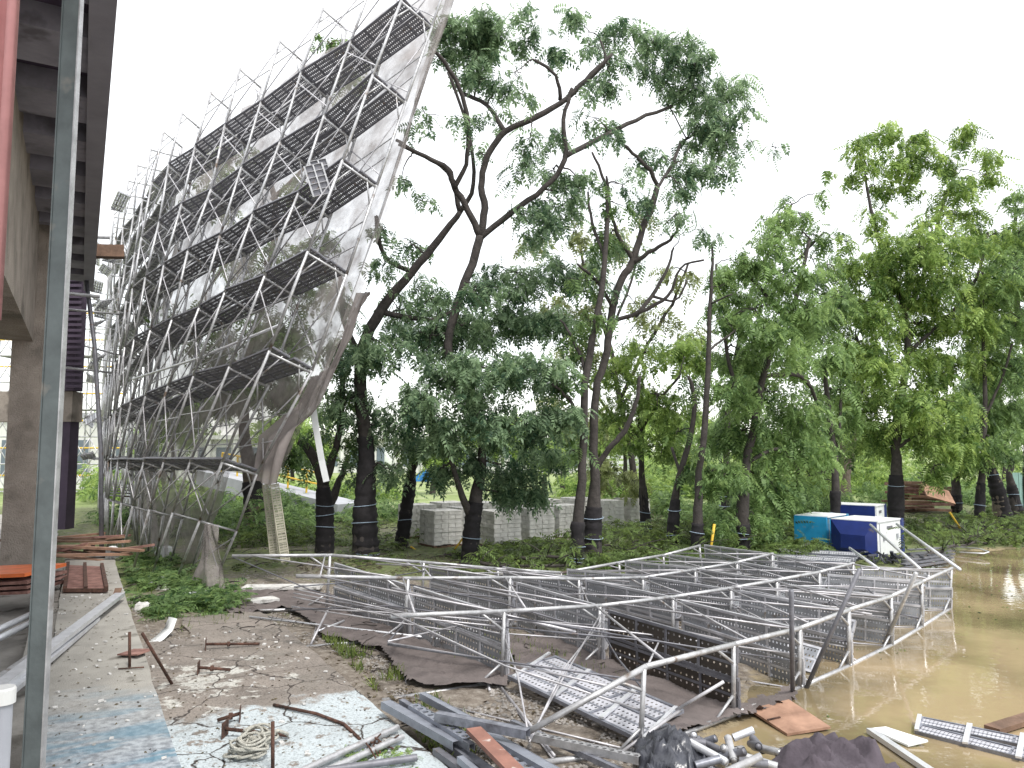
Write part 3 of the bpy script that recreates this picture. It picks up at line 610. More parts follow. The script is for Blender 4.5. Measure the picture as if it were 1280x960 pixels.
# frames that still stand along the building
bu, bo = IN[7], OUT[7]
lean = [bu[j] - bu[0] - Vector((0, 0, (bu[j] - bu[0]).z)) for j in range(9)]
for k in range(1, 9):
    f_ = max(0, 1 - k * .22); a_, b_ = [], []
    for j in range(9):
        z = bu[j].z if j else .0; base = Vector((bu[0].x, bu[0].y, 0)) + U * 1.75 * k
        a = Vector((base.x, base.y, z)) + lean[j] * f_ + Vector((random.uniform(-.05, .05), random.uniform(-.05, .05), 0))
        a_.append(a); b_.append(a + N * .95 + Vector((0, 0, -.12 * f_)))
    IN.append(a_); OUT.append(b_)
for q in (IN, OUT):
    for fr in q: fr[0] = Vector((fr[0].x, fr[0].y, .02))
ss = empty('leaning_scaffold', Vector(IN[2][0]), 'tall tube scaffold peeling away from the building and leaning out over the yard', 'scaffold')
for i in range(len(IN)):
    for j in range(8):
        hframe(ss, IN[i][j], OUT[i][j], IN[i][j + 1], OUT[i][j + 1], M['steel'], r=.03 if i < 4 else .033, bars=(j > 0), top=True)
for i in range(len(IN) - 1):
    for j in range(1, 9):
        if j >= 2 and j <= 7:
            for q in (.25, .77):
                if i == 0 and j == 2 and q > .5: pass
                a = IN[i][j].lerp(OUT[i][j], q + random.uniform(-.03, .03)); b_ = IN[i + 1][j].lerp(OUT[i + 1][j], q + random.uniform(-.03, .03))
                dz = Vector((0, 0, .05 + random.uniform(0, .03)))
                plank_at(PLS if i > 5 else PLM, a + dz, b_ + dz, OUT[i][j] - IN[i][j], ss, ws=1.0 if i > 1 else 1.05)
    for j in range(8):
        for side in (IN, OUT):
            if j == 0 and random.random() < .4: continue
            if j == 7 and random.random() < .55: continue
            xbrace(ss, side[i][j].lerp(side[i][j + 1], .12), side[i][j].lerp(side[i][j + 1], .86), side[i + 1][j].lerp(side[i + 1][j + 1], .12), side[i + 1][j].lerp(side[i + 1][j + 1], .86), .015, skip=random.choice([0, 0, 0, 1]))
for i in range(len(IN) - 1):
    for j in range(2, 8):
        for h_, side in ((.32, OUT), (.6, OUT), (.55, IN)):
            if random.random() < .25: continue
            a = side[i][j].lerp(side[i][j + 1], h_ + random.uniform(-.03, .03)); b_ = side[i + 1][j].lerp(side[i + 1][j + 1], h_ + random.uniform(-.03, .03))
            MB().tube([a, b_], .014, 5, False).obj('guard_rail', M['steel'] if h_ > .5 else M['brace'], ss, True)
# small folded brackets on the inner side of the far frames
for k in range(2, 8):
    for j in range(2, 8):
        if random.random() < .75:
            a = IN[7 + k][j]; p1 = a - N * .75 + Vector((0, 0, .08)); q1 = IN[6 + k][j] - N * .75 + Vector((0, 0, random.uniform(-.2, .3)))
            plank_at(PL, p1 + N * .2, q1 + N * .2, N + Vector((0, 0, random.uniform(-.9, .9))), ss, 'bracket_platform')
            MB().tube([a, p1], .022, 5).obj('bracket', M['steel'], ss)
# extras: tie tube along the net, platform standing on end, white hanging strip, perforated loose platform
tagit(MB().tube([W(166, 474, 19), W(250, 447, 17.2), W(348, 407, 15.0)], .03, 8).obj('handrail_tube', M['alu'], None, True), 'pale handrail tube running along the inside of the leaning scaffold', 'tube')
e = empty('upended_platform', W(402, 240, 15.3), 'dark platform standing on end high up on the leaning scaffold', 'platform')
plank_at(PLS, W(409, 240, 15.4), W(397, 200, 15.3), (1, .3, 0), e, 'platform_strip'); plank_at(PLS, W(403, 244, 15.2), W(391, 206, 15.1), (1, .3, 0), e, 'platform_strip')
e = empty('hanging_strip', W(350, 695, 17), 'pair of pale perforated strips hanging upright below the folded net', 'strip')
PLW = plank_mesh('strip_mesh', perf('perforated_cream_strip', (.36, .34, .27), 0, 30, 22, rad=.3), mat('pale_strip', (.38, .36, .28), .8, 0, .2, 5), 8, .30)
plank_at(PLW, W(333, 605, 16.6), W(343, 695, 16.5), (1, 0, 0), e, 'perforated_strip', .55); plank_at(PLW, W(343, 605, 16.4), W(357, 702, 16.3), (1, .2, 0), e, 'perforated_strip', .55)
mb = MB(); pts = [W(388, 485, 16.2), W(395, 535, 16.2), W(402, 575, 16.3), W(408, 602, 16.3)]
for a, b_ in zip(pts[:-1], pts[1:]): mb.beam(a, b_, .13, .02, (0, 1, 0))
tagit(mb.obj('white_strip', M['whitepaint']), 'long white strip hanging off the torn edge of the net', 'strip')

# nets
def netsheet(name, grid, m, parent=None, amp=.1, sub=6, seed=1, thick=False):
    """grid: rows of control points, bilinear refined, with folds"""
    g = np.array([[tuple(p) for p in r] for r in grid], float); nr, nc = g.shape[:2]
    Rr = np.linspace(0, nr - 1, (nr - 1) * sub + 1); Cc = np.linspace(0, nc - 1, (nc - 1) * sub + 1)
    out = np.zeros((len(Rr), len(Cc), 3))
    for a, r in enumerate(Rr):
        r0 = min(int(r), nr - 2); fr = r - r0; row = g[r0] * (1 - fr) + g[r0 + 1] * fr
        for b_, c in enumerate(Cc):
            c0 = min(int(c), nc - 2); fc = c - c0; out[a, b_] = row[c0] * (1 - fc) + row[c0 + 1] * fc
    cc, rr = np.meshgrid(Cc, Rr)
    fold = (vnoise(cc * 3.1 + seed * 7, rr * .8 + seed, 1) - .5) * 2 * amp + (vnoise(cc * 8 + seed, rr * 1.2, 1) - .5) * amp * .9
    du = np.gradient(out, axis=1); dv = np.gradient(out, axis=0); nn = np.cross(du, dv); nn /= np.linalg.norm(nn, axis=-1, keepdims=True) + 1e-9
    out += nn * fold[..., None]
    a_, b_ = out.shape[:2]; ii = (np.arange(a_ - 1)[:, None] * b_ + np.arange(b_ - 1)[None]).ravel()
    return npmesh(name, out.reshape(-1, 3), np.stack([ii, ii + 1, ii + b_ + 1, ii + b_], -1), m, parent=parent, smooth=True)
ne = empty('safety_net', OUT[0][0], 'grey safety net on the outside of the leaning scaffold, torn and draped at its bottom', 'net')
edge = {0: (300, 738), 1: (318, 668), 2: (345, 600), 3: (402, 480), 4: (452, 366), 5: (487, 255), 6: (517, 140), 7: (548, 30), 8: (572, -60)}
rows = []
for j in range(8, -1, -1):
    r = []
    if j == 8: r.append(W(574, -60, 16.9))
    else: r.append(W(*edge[j], OUT[0][j].y + .25))
    for i in range(0, 12): r.append(OUT[i][j] + Vector((.16, .22, 0)))
    rows.append(r)
main = [r for r in rows[:7]]       # levels 8..2
netsheet('net_panel', main, M['net'], ne, .10, 6, 3)
low = [r[2:] for r in rows[6:]]    # levels 2..0, torn end
M['netlow'] = netmat('scaffold_net_thin', (.27, .245, .235), .72)
netsheet('net_panel', low, M['netlow'], ne, .2, 6, 5)
# folded flap hanging below the second platform
flap = [[W(388, 470, 16), W(400, 470, 15.9), W(424, 440, 15.8)], [W(372, 510, 16), W(382, 515, 15.8), W(398, 500, 15.7)], [W(326, 545, 16.1), W(345, 550, 15.9), W(372, 535, 15.7)], [W(318, 600, 16.2), W(335, 606, 16.0), W(350, 603, 15.9)]]
netsheet('folded_flap', flap, M['netdense'], ne, .12, 9, 8)
flap = [[W(445, 366, 15.6), W(455, 366, 15.6), W(463, 362, 15.6)], [W(425, 430, 15.8), W(440, 420, 15.8), W(452, 372, 15.8)], [W(400, 490, 16), W(412, 470, 15.9), W(425, 435, 15.9)]]
netsheet('folded_flap', flap, M['netdense'], ne, .08, 8, 9)
# cone where the net is dragged on the ground
cone = [[W(262, 655, 16.2), W(266, 655, 16), W(270, 656, 15.9)], [W(248, 700, 16.2), W(262, 700, 15.9), W(280, 700, 15.7)], [W(232, 735, 16.2), G(258, 745, .04), G(285, 745, .05)], [G(215, 745, .05), G(262, 757, .03), G(302, 748, .04)]]
netsheet('dragged_net', cone, M['net'], ne, .16, 9, 12)
cone = [] if True else [[W(180, 655, 19), W(215, 640, 18), W(250, 650, 17.2)], [W(165, 690, 19.5), W(200, 690, 18.2), W(230, 700, 17)], [G(165, 708, .05), G(200, 715, .1), G(225, 725, .05)]]


# nets lying on the ground below the fallen scaffold
def groundcloth(name, poly, lab, m, lift=.03, seed=0):
    P_ = gp(poly); a = np.array(P_); x0, y0 = a.min(0); x1, y1 = a.max(0); st = .045
    xs = np.arange(x0, x1, st); ys = np.arange(y0, y1, st); X2, Y2 = np.meshgrid(xs, ys); ins = inpoly(X2 + (vnoise(X2, Y2, .5) - .5) * .15, Y2 + (vnoise(X2, Y2 + 9, .5) - .5) * .15, P_)
    ridge = np.minimum(np.abs(vnoise(X2 * .55 + Y2 * 1.1 + seed, X2 * .25 - Y2 * .1, .2) - .5) * 2, np.abs(vnoise(X2 * .9 + Y2 * .5 + seed * 3, Y2 * .3, .45) - .5) * 2.4)
    Z2 = np.maximum(gh(X2, Y2), .0) + lift + np.clip(1 - ridge, 0, 1) ** 3 * .07
    idx = -np.ones(X2.shape, int); idx[ins] = np.arange(ins.sum()); V2 = np.stack([X2[ins], Y2[ins], Z2[ins]], -1)
    q = np.stack([idx[:-1, :-1], idx[:-1, 1:], idx[1:, 1:], idx[1:, :-1]], -1).reshape(-1, 4); q = q[(q >= 0).all(1)]
    o = npmesh(name, V2, q, m, smooth=True); tagit(o, lab, 'net', 'nets lying under the fallen scaffold'); return o
groundcloth('fallen_net', [(330, 745), (420, 745), (500, 775), (600, 830), (655, 856), (640, 868), (545, 870), (505, 862), (470, 820), (400, 800), (375, 775)], 'wrinkled brown grey net on the ground left of the fallen scaffold', M['netground'], seed=1)
groundcloth('fallen_net', [(628, 800), (700, 795), (770, 830), (925, 880), (1000, 860), (1000, 880), (880, 920), (840, 935), (800, 915), (700, 880), (640, 850)], 'wrinkled dark net on the ground under the bright loose platform', M['netground'], seed=3)
groundcloth('fallen_net', [(255, 745), (400, 742), (400, 758), (300, 772), (255, 760)], 'small brown net strip lying by the far left tubes', M['netground'], seed=5)

# ------------------------------------------------------------------ vegetation generators
def spray_template(npair, L_, lw, ll, droop=.35):
    vs = []
    def leaf(base, dr, up, ln, wd):
        sd_ = dr.cross(up).normalized(); return [base, base + dr * ln * .45 + sd_ * wd / 2 + up * -.004, base + dr * ln - up * ln * .18, base + dr * ln * .45 - sd_ * wd / 2 - up * .004]
    for k in range(npair):
        t_ = (k + 1) / npair; x = t_ * L_; z = -droop * L_ * t_ * t_
        sl_ = math.sin(t_ * math.pi * .85 + .35) * .4 + .7
        for s_ in (-1, 1):
            vs += leaf(Vector((x, 0, z)), Vector((.45, s_ * .9, -.25)).normalized(), Vector((0, 0, 1)), ll * sl_, lw)
    vs += leaf(Vector((L_, 0, -droop * L_)), Vector((.85, 0, -.5)).normalized(), Vector((0, 0, 1)), ll, lw)
    # rachis, thin
    vs += [Vector((0, -.004, 0)), Vector((0, .004, 0)), Vector((L_, .003, -droop * L_)), Vector((L_, -.003, -droop * L_))]
    return np.array([tuple(v) for v in vs])
SPR = [spray_template(6, .42, .055, .15), spray_template(4, .26, .07, .15, .6), spray_template(7, .5, .05, .13, .45), spray_template(3, .16, .075, .14, .3), spray_template(5, .30, .05, .11, .2)]
BROAD = [spray_template(2, .18, .10, .20, .3)]
def rotmats(yaw, pitch, roll):
    cy, sy = np.cos(yaw), np.sin(yaw); cp, sp = np.cos(pitch), np.sin(pitch); cr, sr = np.cos(roll), np.sin(roll); z = np.zeros_like(cy); o = z + 1
    Rz = np.stack([np.stack([cy, -sy, z], -1), np.stack([sy, cy, z], -1), np.stack([z, z, o], -1)], -2)
    Ry = np.stack([np.stack([cp, z, sp], -1), np.stack([z, o, z], -1), np.stack([-sp, z, cp], -1)], -2)
    Rx = np.stack([np.stack([o, z, z], -1), np.stack([z, cr, -sr], -1), np.stack([z, sr, cr], -1)], -2)
    return Rz @ Ry @ Rx
def sprays(name, pos, mt, parent=None, size=1., tone0=None, pitch=(.1, 1.0), yawc=None, temps=SPR, label=None):
    Vs, To = [], []
    pos = np.asarray(pos); n = len(pos); sel = rng.integers(0, len(temps), n)
    for k, T in enumerate(temps):
        p = pos[sel == k]; m_ = len(p)
        if not m_: continue
        Rm = rotmats(rng.uniform(0, 2 * np.pi, m_), rng.uniform(*pitch, m_), rng.normal(0, .45, m_)); sc_ = size * rng.uniform(.55, 1.25, m_)
        v = np.einsum('nij,kj->nki', Rm, T) * sc_[:, None, None] + p[:, None, :]
        tb = (tone0[sel == k] if tone0 is not None else rng.uniform(.2, .7, m_)) + rng.normal(0, .12, m_)
        to = np.clip(tb[:, None] + np.repeat(rng.normal(0, .22, (m_, len(T) // 4)), 4, axis=1), 0, 1)
        Vs.append(v.reshape(-1, 3)); To.append(to.ravel())
    V_ = np.concatenate(Vs); q = np.arange(len(V_)).reshape(-1, 4)
    return npmesh(name, V_, q, mt, np.concatenate(To), parent)
def poly3(pts, Y0, dY=0):
    n = len(pts); return [(W(p[0], p[1], Y0 + dY * i / max(1, n - 1)), max(.012, p[2] * (.92 if p[1] > 600 else .68) * Y0 / F)) for i, p in enumerate(pts)]
def smooth_poly(pr, k=4, wob=.0):
    P_ = [p for p, _ in pr]; Rr = [r for _, r in pr]; out = []; n = len(P_)
    for i in range(n - 1):
        p0, p1, p2, p3 = P_[max(i - 1, 0)], P_[i], P_[i + 1], P_[min(i + 2, n - 1)]
        for s_ in range(k):
            t_ = s_ / k; q = .5 * ((2 * p1) + (p2 - p0) * t_ + (2 * p0 - 5 * p1 + 4 * p2 - p3) * t_ * t_ + (3 * p1 - p0 - 3 * p2 + p3) * t_ ** 3)
            if i or s_: q = q + Vector((random.gauss(0, wob), random.gauss(0, wob), random.gauss(0, wob)))
            out.append((q, Rr[i] * (1 - t_) + Rr[i + 1] * t_))
    out.append((P_[-1], Rr[-1])); return out
def tree(limbs, blobs, Y0, label, leaf='leaf_mid', dens=1., size=1., bark='bark', wrap=None, dYs=None, name='tree', group=None, squash=.75, pitch=(.1, 1.0), tonelift=0., twigs=5):
    base = W(limbs[0][0][0], limbs[0][0][1], Y0); base.z = 0
    e = empty(name, base, label, 'tree', group)
    mb = MB(); net = []
    for li, l in enumerate(limbs):
        dY = 0 if dYs is None else dYs[li] if li < len(dYs) else 0
        Ys = Y0
        if li and net:     # start at the depth of the closest existing point (in the image plane)
            s0 = W(l[0][0], l[0][1], Y0); best = min(net, key=lambda q: (q[0].x - s0.x) ** 2 + (q[0].z - s0.z) ** 2); Ys = best[0].y
            if dYs is None: dY = random.uniform(-1.3, 1.3)
        pr = poly3(l, Ys, dY)
        if li == 0: pr[0] = (Vector((pr[0][0].x, pr[0][0].y, -.1)), pr[0][1] * 1.25)
        sp = smooth_poly(pr, 4, .012 * Y0 / 20); mb.tube([p for p, _ in sp], [r for _, r in sp], 8); net += sp
    centers = []
    for b_ in blobs:
        px, py, r = b_[:3]; px += random.uniform(-3, 3); py += random.uniform(-3, 3); dn = b_[3] if len(b_) > 3 else 1.
        Rr = r * Y0 / F
        c = W(px, py, Y0); cand = min(net, key=lambda q: (q[0].x - c.x) ** 2 + (q[0].z - c.z) ** 2 + (.15 * (q[0].y - Y0)) ** 2)
        Yc = cand[0].y * .7 + Y0 * .3 + random.uniform(-1, 1) * min(2.2, Rr * 1.3); c = W(px, py, Yc)
        centers.append((c, Rr, dn))
        # branch from the network to the blob
        a, ra = cand; dv = c - a
        if dv.length > .15:
            mid = a.lerp(c, .5) + Vector((random.uniform(-.12, .12), random.uniform(-.12, .12), random.uniform(.02, .22))) * dv.length
            rb = min(ra * .6, .012 + .012 * dv.length + .02 * Rr); sp = smooth_poly([(a, rb), (a.lerp(mid, .5) + Vector((0, 0, .03)), rb * .85), (mid, rb * .7), (c, max(.008, rb * .35))], 3, .03 * min(1, dv.length))
            mb.tube([p for p, _ in sp], [r_ for _, r_ in sp], 5); net += sp[3:]
    pos, tone = [], []
    for c, Rr, dn in centers:
        ncl = max(4, int(9 * Rr * Rr * dn + 4))
        cl = []
        for _ in range(ncl):
            d = Vector((random.gauss(0, 1), random.gauss(0, 1), random.gauss(0, 1))).normalized() * Rr * random.uniform(.25, 1.0) ** .6
            d.z *= squash; q = c + d; cl.append(q)
            if random.random() < .3 + .14 * twigs:
                mid = c.lerp(q, .5) + Vector((random.gauss(0, .08), random.gauss(0, .08), abs(random.gauss(0, .1)))) * Rr
                mb.tube([c, mid, q], [.020 * max(.5, Rr), .013, .006], 4, False)
        k = int(225 * Rr * Rr * dens * dn) + 4
        ci = rng.integers(0, ncl, k); ca = np.array([tuple(q) for q in cl])[ci]
        off = rng.normal(0, 1, (k, 3)) * np.array([.30, .30, .2]) * max(.5, min(1.1, Rr)) * .85
        pos.append(ca + off); ct = rng.uniform(.15, .75, ncl)[ci]; tone.append(ct + tonelift)
    mb.obj('trunk', M[bark], e, True)
    if pos:
        cr = sprays('crown', np.concatenate(pos), M[leaf], e, size, np.concatenate(tone), pitch)
        o0 = WM[e.name].translation; me = cr.data; me.transform(Matrix.Translation(-o0)); cr.matrix_basis = Matrix.Identity(4)
    if wrap:
        top, r_ = wrap; l = limbs[0]; pr = smooth_poly(poly3(l, Y0), 5); zt = W(l[0][0], top, Y0).z
        pts = [(p, r2) for p, r2 in pr if p.z <= zt and p.z > .02]; pts = [(Vector((pts[0][0].x, pts[0][0].y, .0)), pts[0][1] * 1.12)] + pts
        P2, R2 = [], []
        for i in range(len(pts) - 1):
            for s_ in range(3):
                P2.append(pts[i][0].lerp(pts[i + 1][0], s_ / 3)); R2.append((pts[i][1] * (1 - s_ / 3) + pts[i + 1][1] * s_ / 3) * (1.02 + random.uniform(0, .16) * r_) + .008)
        wb = MB().tube(P2, R2, 12); 
        k0 = 12
        wb.v = [tuple(Vector(v) + Vector((random.gauss(0, .008), random.gauss(0, .008), 0))) for v in wb.v]
        wb.obj('trunk_wrap', M['wrap'], e, True)
        for fz in random.sample([.15, .25, .4, .55, .7, .85], random.choice([1, 2, 3])):
            q = int(fz * (len(P2) - 1)); c0 = P2[q]; rr = R2[q] + .022
            MB().tube([c0 + Vector((math.cos(t_) * rr, math.sin(t_) * rr, .03 * math.sin(t_ + q))) for t_ in np.linspace(0, 2 * math.pi, 13)], .010, 4, False).obj('tie_string', M['string'], e)
    return e

# ------------------------------------------------------------------ trees, near row
tree([[(320, 668, 13), (316, 610, 12), (305, 540, 10), (310, 450, 8), (332, 360, 7), (345, 270, 6), (330, 200, 4)], [(345, 270, 5), (290, 320, 4), (262, 360, 3)], [(340, 250, 5), (380, 210, 3), (430, 150, 3)]],
     [(290, 200, 30, .6), (270, 240, 30, .6), (440, 90, 28, .5), (415, 55, 22, .6), (390, 240, 30, .5), (330, 330, 45, .5), (380, 350, 40, .7), (250, 400, 45, .6), (340, 420, 50, .9), (400, 300, 30, .4), (290, 470, 55, .8), (370, 500, 45, .9), (250, 520, 45, .6), (350, 560, 30, .9)], 27,
     'broad tree with wrapped trunk standing behind the net of the leaning scaffold', 'leaf_mid', 1.2, 1.15, 'barkl', (585, 1))
tree([[(406, 692, 11), (406, 640, 11), (402, 600, 10), (388, 565, 9), (373, 552, 6)], [(403, 605, 8), (420, 560, 6), (428, 500, 5), (424, 430, 4)], [(408, 640, 7), (425, 600, 6), (436, 570, 4)]],
     [(430, 500, 22, .8), (425, 440, 25, .8), (395, 540, 18, .8), (440, 560, 20, .8), (400, 570, 14, .6)], 21.5, 'forked stubby tree with black wrapping, left of the two thick dark trunks', 'leaf_mid', 1.0, 1., 'bark', (604, 1))
tree([[(458, 696, 16), (456, 640, 14), (458, 570, 13), (452, 500, 12), (452, 440, 11), (478, 385, 10), (515, 340, 8), (548, 300, 7), (575, 265, 5)], [(452, 450, 7), (430, 400, 5), (425, 340, 4)], [(515, 340, 5), (480, 320, 4), (470, 270, 3)], [(575, 265, 5), (560, 215, 4), (520, 190, 3), (495, 175, 3)], [(478, 390, 6), (540, 400, 4), (580, 380, 3)], [(575, 265, 5), (592, 230, 4), (585, 160, 3), (560, 90, 3)]],
     [(445, 440, 38), (435, 500, 30), (490, 440, 38), (470, 530, 36), (505, 500, 30), (455, 590, 26), (485, 585, 22), (480, 330, 26, .6), (515, 300, 26, .5), (540, 370, 36), (500, 390, 34), (430, 380, 22, .8), (515, 545, 28), (480, 290, 18, .4), (520, 165, 18, .35), (505, 225, 18, .3), (535, 140, 20, .3), (530, 250, 20, .3)], 20.7,
     'tree with the thickest black wrapped trunk and a long limb reaching up right', 'leaf_dark', 1.0, 1., 'bark', (540, 1.2))
tree([[(501, 688, 8), (506, 650, 8), (512, 610, 7), (515, 570, 6), (512, 520, 5)], [(512, 600, 4), (530, 560, 3)]], [(515, 530, 30, .8), (500, 560, 22, .7), (535, 560, 20, .6)], 23, 'slimmer wrapped tree just left of the stacked paving blocks', 'leaf_mid', .9, 1., 'bark', (585, 1))
tree([[(587, 702, 11), (590, 660, 10), (595, 625, 9), (603, 580, 8), (598, 530, 7), (570, 470, 7), (560, 430, 8), (572, 380, 8), (590, 330, 8), (600, 295, 8)], [(600, 295, 7), (585, 262, 6), (568, 235, 6), (560, 212, 5), (530, 195, 4), (498, 180, 3)], [(568, 235, 5), (582, 205, 4), (586, 165, 4), (578, 120, 4), (560, 85, 4), (545, 65, 3)],
      [(600, 295, 7), (606, 260, 7), (602, 225, 6), (612, 190, 6), (632, 165, 6), (672, 145, 6), (710, 122, 5), (740, 92, 5), (765, 68, 3)], [(600, 298, 6), (640, 265, 6), (680, 235, 5), (706, 200, 5), (704, 150, 4), (715, 110, 3)], [(706, 196, 5), (750, 172, 5), (795, 150, 4), (840, 132, 3)], [(632, 165, 5), (608, 132, 4), (580, 118, 4)], [(700, 125, 4), (695, 95, 3), (668, 75, 3)], [(588, 645, 6), (574, 610, 4), (560, 560, 3)], [(715, 115, 3), (755, 80, 3), (750, 50, 2)]],
     [(540, 420, 38), (590, 410, 42), (650, 400, 42), (700, 400, 30), (620, 460, 44), (560, 470, 40), (675, 465, 38), (600, 520, 40), (650, 530, 40), (560, 540, 34), (695, 520, 30), (640, 580, 34), (590, 575, 26), (535, 515, 26), (665, 605, 24), (690, 570, 22), (625, 620, 20), (545, 590, 20), (640, 340, 40, .9), (695, 330, 34, .8), (600, 360, 30, .8), (660, 280, 30, .8), (700, 260, 30, .9), (725, 225, 22, .7), (690, 215, 20, .6), (740, 320, 24, .5),
      (600, 50, 36, 1.2), (565, 30, 28, 1.2), (625, 25, 28, 1.1), (590, 85, 24, .8), (560, 60, 20), (640, 60, 14, .6), (645, 90, 16, .3), (620, 150, 20, .3), (600, 190, 16, .2), (720, 30, 16, .8), (670, 48, 20, .6), (700, 62, 20, .6), (760, 100, 22, .6), (745, 150, 22, .4), (660, 172, 22, .4), (622, 112, 20, .5), (585, 150, 20, .4), (650, 20, 14, .7), (600, 105, 20, .6), (740, 110, 18, .4), (735, 60, 14, .3), (660, 120, 18, .25), (700, 170, 22, .4), (650, 210, 24, .4)], 20,
     'large drooping dark green tree with wrapped trunk in front of the paving block stacks', 'leaf_dark', 1.8, 1.0, 'bark', (618, 1))
tree([[(721, 713, 9), (722, 660, 8), (727, 600, 8), (730, 540, 7), (734, 460, 7), (748, 390, 6), (755, 330, 5), (760, 260, 4), (758, 220, 2)], [(734, 470, 4), (720, 430, 3), (700, 400, 2)], [(730, 540, 4), (712, 500, 3), (690, 480, 2)], [(756, 320, 3), (740, 280, 3), (735, 240, 2)]],
     [(715, 430, 22, .5), (740, 400, 22, .4), (700, 470, 22, .4), (745, 300, 26, .5), (765, 250, 24, .4), (730, 350, 26, .4), (760, 400, 14, .7), (715, 560, 16, .3)], 19, 'tall slim leaning trunk with black wrapping at its foot, front of the joined pair', 'leaf_mid', 1.2, 1., 'bark', (640, 1.1))
tree([[(739, 698, 12), (741, 650, 11), (744, 600, 9), (742, 550, 8), (745, 490, 7), (758, 440, 7), (766, 385, 7), (778, 348, 7), (792, 325, 7), (801, 292, 6), (816, 255, 6), (822, 232, 5)], [(743, 590, 6), (762, 560, 5), (780, 540, 5), (795, 505, 4), (800, 470, 3)], [(792, 325, 5), (776, 300, 4), (766, 275, 3), (757, 230, 3), (740, 190, 2)], [(822, 232, 4), (812, 212, 4), (796, 196, 3), (780, 182, 3)], [(822, 235, 3), (840, 205, 3), (850, 180, 3), (865, 170, 2)],
      [(790, 328, 5), (818, 312, 4), (838, 300, 3), (850, 280, 2)], [(795, 395, 4), (815, 370, 4), (832, 340, 3), (842, 310, 2)], [(770, 400, 4), (800, 390, 4), (835, 370, 3), (850, 335, 2), (880, 325, 2)], [(815, 370, 3), (845, 375, 2), (858, 350, 2)], [(766, 385, 4), (745, 350, 3), (722, 330, 2)]],
     [(780, 45, 26), (815, 50, 28), (850, 55, 26), (770, 75, 18, .8), (835, 85, 26), (868, 80, 22), (860, 110, 26), (880, 140, 30), (905, 110, 26), (925, 105, 16), (900, 160, 24), (870, 165, 26), (925, 140, 14), (890, 185, 20), (865, 205, 22), (835, 200, 20, .7), (900, 210, 18, .8), (860, 235, 20, .8), (800, 90, 20, .5), (745, 60, 14, .5), (712, 25, 12, .8), (795, 195, 22, .4), (770, 180, 22, .35), (805, 250, 26, .4), (760, 290, 26, .35), (845, 270, 22, .3), (780, 230, 22, .3), (940, 175, 6, .8), (970, 182, 9, 1), (880, 285, 10, 1), (900, 295, 8, 1), (750, 350, 26, .3), (800, 330, 18, .2)], 20,
     'tall dark limbed tree with broken bark and a wide flat crown to the upper right', 'leaf_dark', 1.5, .95, 'bark', (625, 1.2))
tree([[(810, 672, 6), (806, 640, 6), (802, 580, 5), (800, 520, 5), (803, 480, 4)], [(801, 540, 3), (825, 500, 3), (850, 470, 2)], [(801, 550, 3), (775, 510, 2)]],
     [(800, 445, 34), (845, 440, 30), (765, 465, 26), (820, 490, 34), (780, 500, 30), (870, 460, 22), (850, 520, 28), (790, 545, 26), (825, 560, 26), (765, 525, 18), (855, 570, 20), (880, 430, 18, .7)], 25, 'slender wrapped tree with a light green umbrella crown right of the joined trunks', 'leaf_light', 1., 1., 'bark', (600, 1))
tree([[(840, 692, 8), (842, 650, 7), (848, 600, 6), (862, 550, 5), (868, 500, 4), (860, 470, 3)], [(850, 595, 3), (840, 560, 3)]], [(865, 480, 18, .7), (850, 540, 14, .5), (870, 590, 16, .8)], 21.5, 'crooked slim wrapped trunk beside the tall straight pole tree', 'leaf_mid', .9, 1., 'bark', (615, 1))
tree([[(871, 702, 8), (872, 650, 7), (874, 590, 6), (881, 530, 6), (885, 460, 5), (888, 390, 4), (890, 340, 3), (890, 305, 2)], [(885, 440, 2.5), (910, 420, 2), (940, 400, 1.5)], [(888, 380, 2), (915, 368, 1.5)]], [(905, 400, 18, .3), (900, 360, 16, .3), (875, 560, 16, .4)], 20.5, 'tall straight bare topped trunk like a pole with black wrapping at its foot', 'leaf_mid', .8, 1., 'bark', (650, 1))
tree([[(930, 690, 9), (928, 640, 9), (932, 580, 8), (945, 520, 7), (960, 450, 6), (985, 400, 5), (1000, 350, 4), (1012, 300, 3)], [(945, 520, 5), (915, 470, 4), (905, 410, 3)], [(955, 470, 4), (1000, 470, 4), (1020, 500, 3)], [(985, 400, 4), (950, 360, 3), (925, 335, 2)], [(932, 580, 4), (975, 560, 3), (1000, 590, 3)]],
     [(915, 350, 28), (945, 335, 26), (980, 285, 26, .5), (1000, 265, 18, .4), (960, 300, 20, .4), (985, 345, 32), (945, 385, 34), (1010, 390, 34), (965, 430, 36), (1005, 445, 34), (920, 440, 32), (915, 490, 32), (960, 490, 38), (1005, 505, 36), (930, 540, 36), (980, 555, 38), (1015, 560, 28), (915, 590, 32), (955, 600, 38), (995, 615, 34), (930, 640, 32), (960, 655, 30), (900, 650, 22), (905, 545, 22), (890, 590, 16)], 21.5,
     'big bright drooping tree right of the pole trunk whose foliage sweeps the ground', 'leaf_mid', 1.55, 1., 'bark', (650, 1), tonelift=.22)
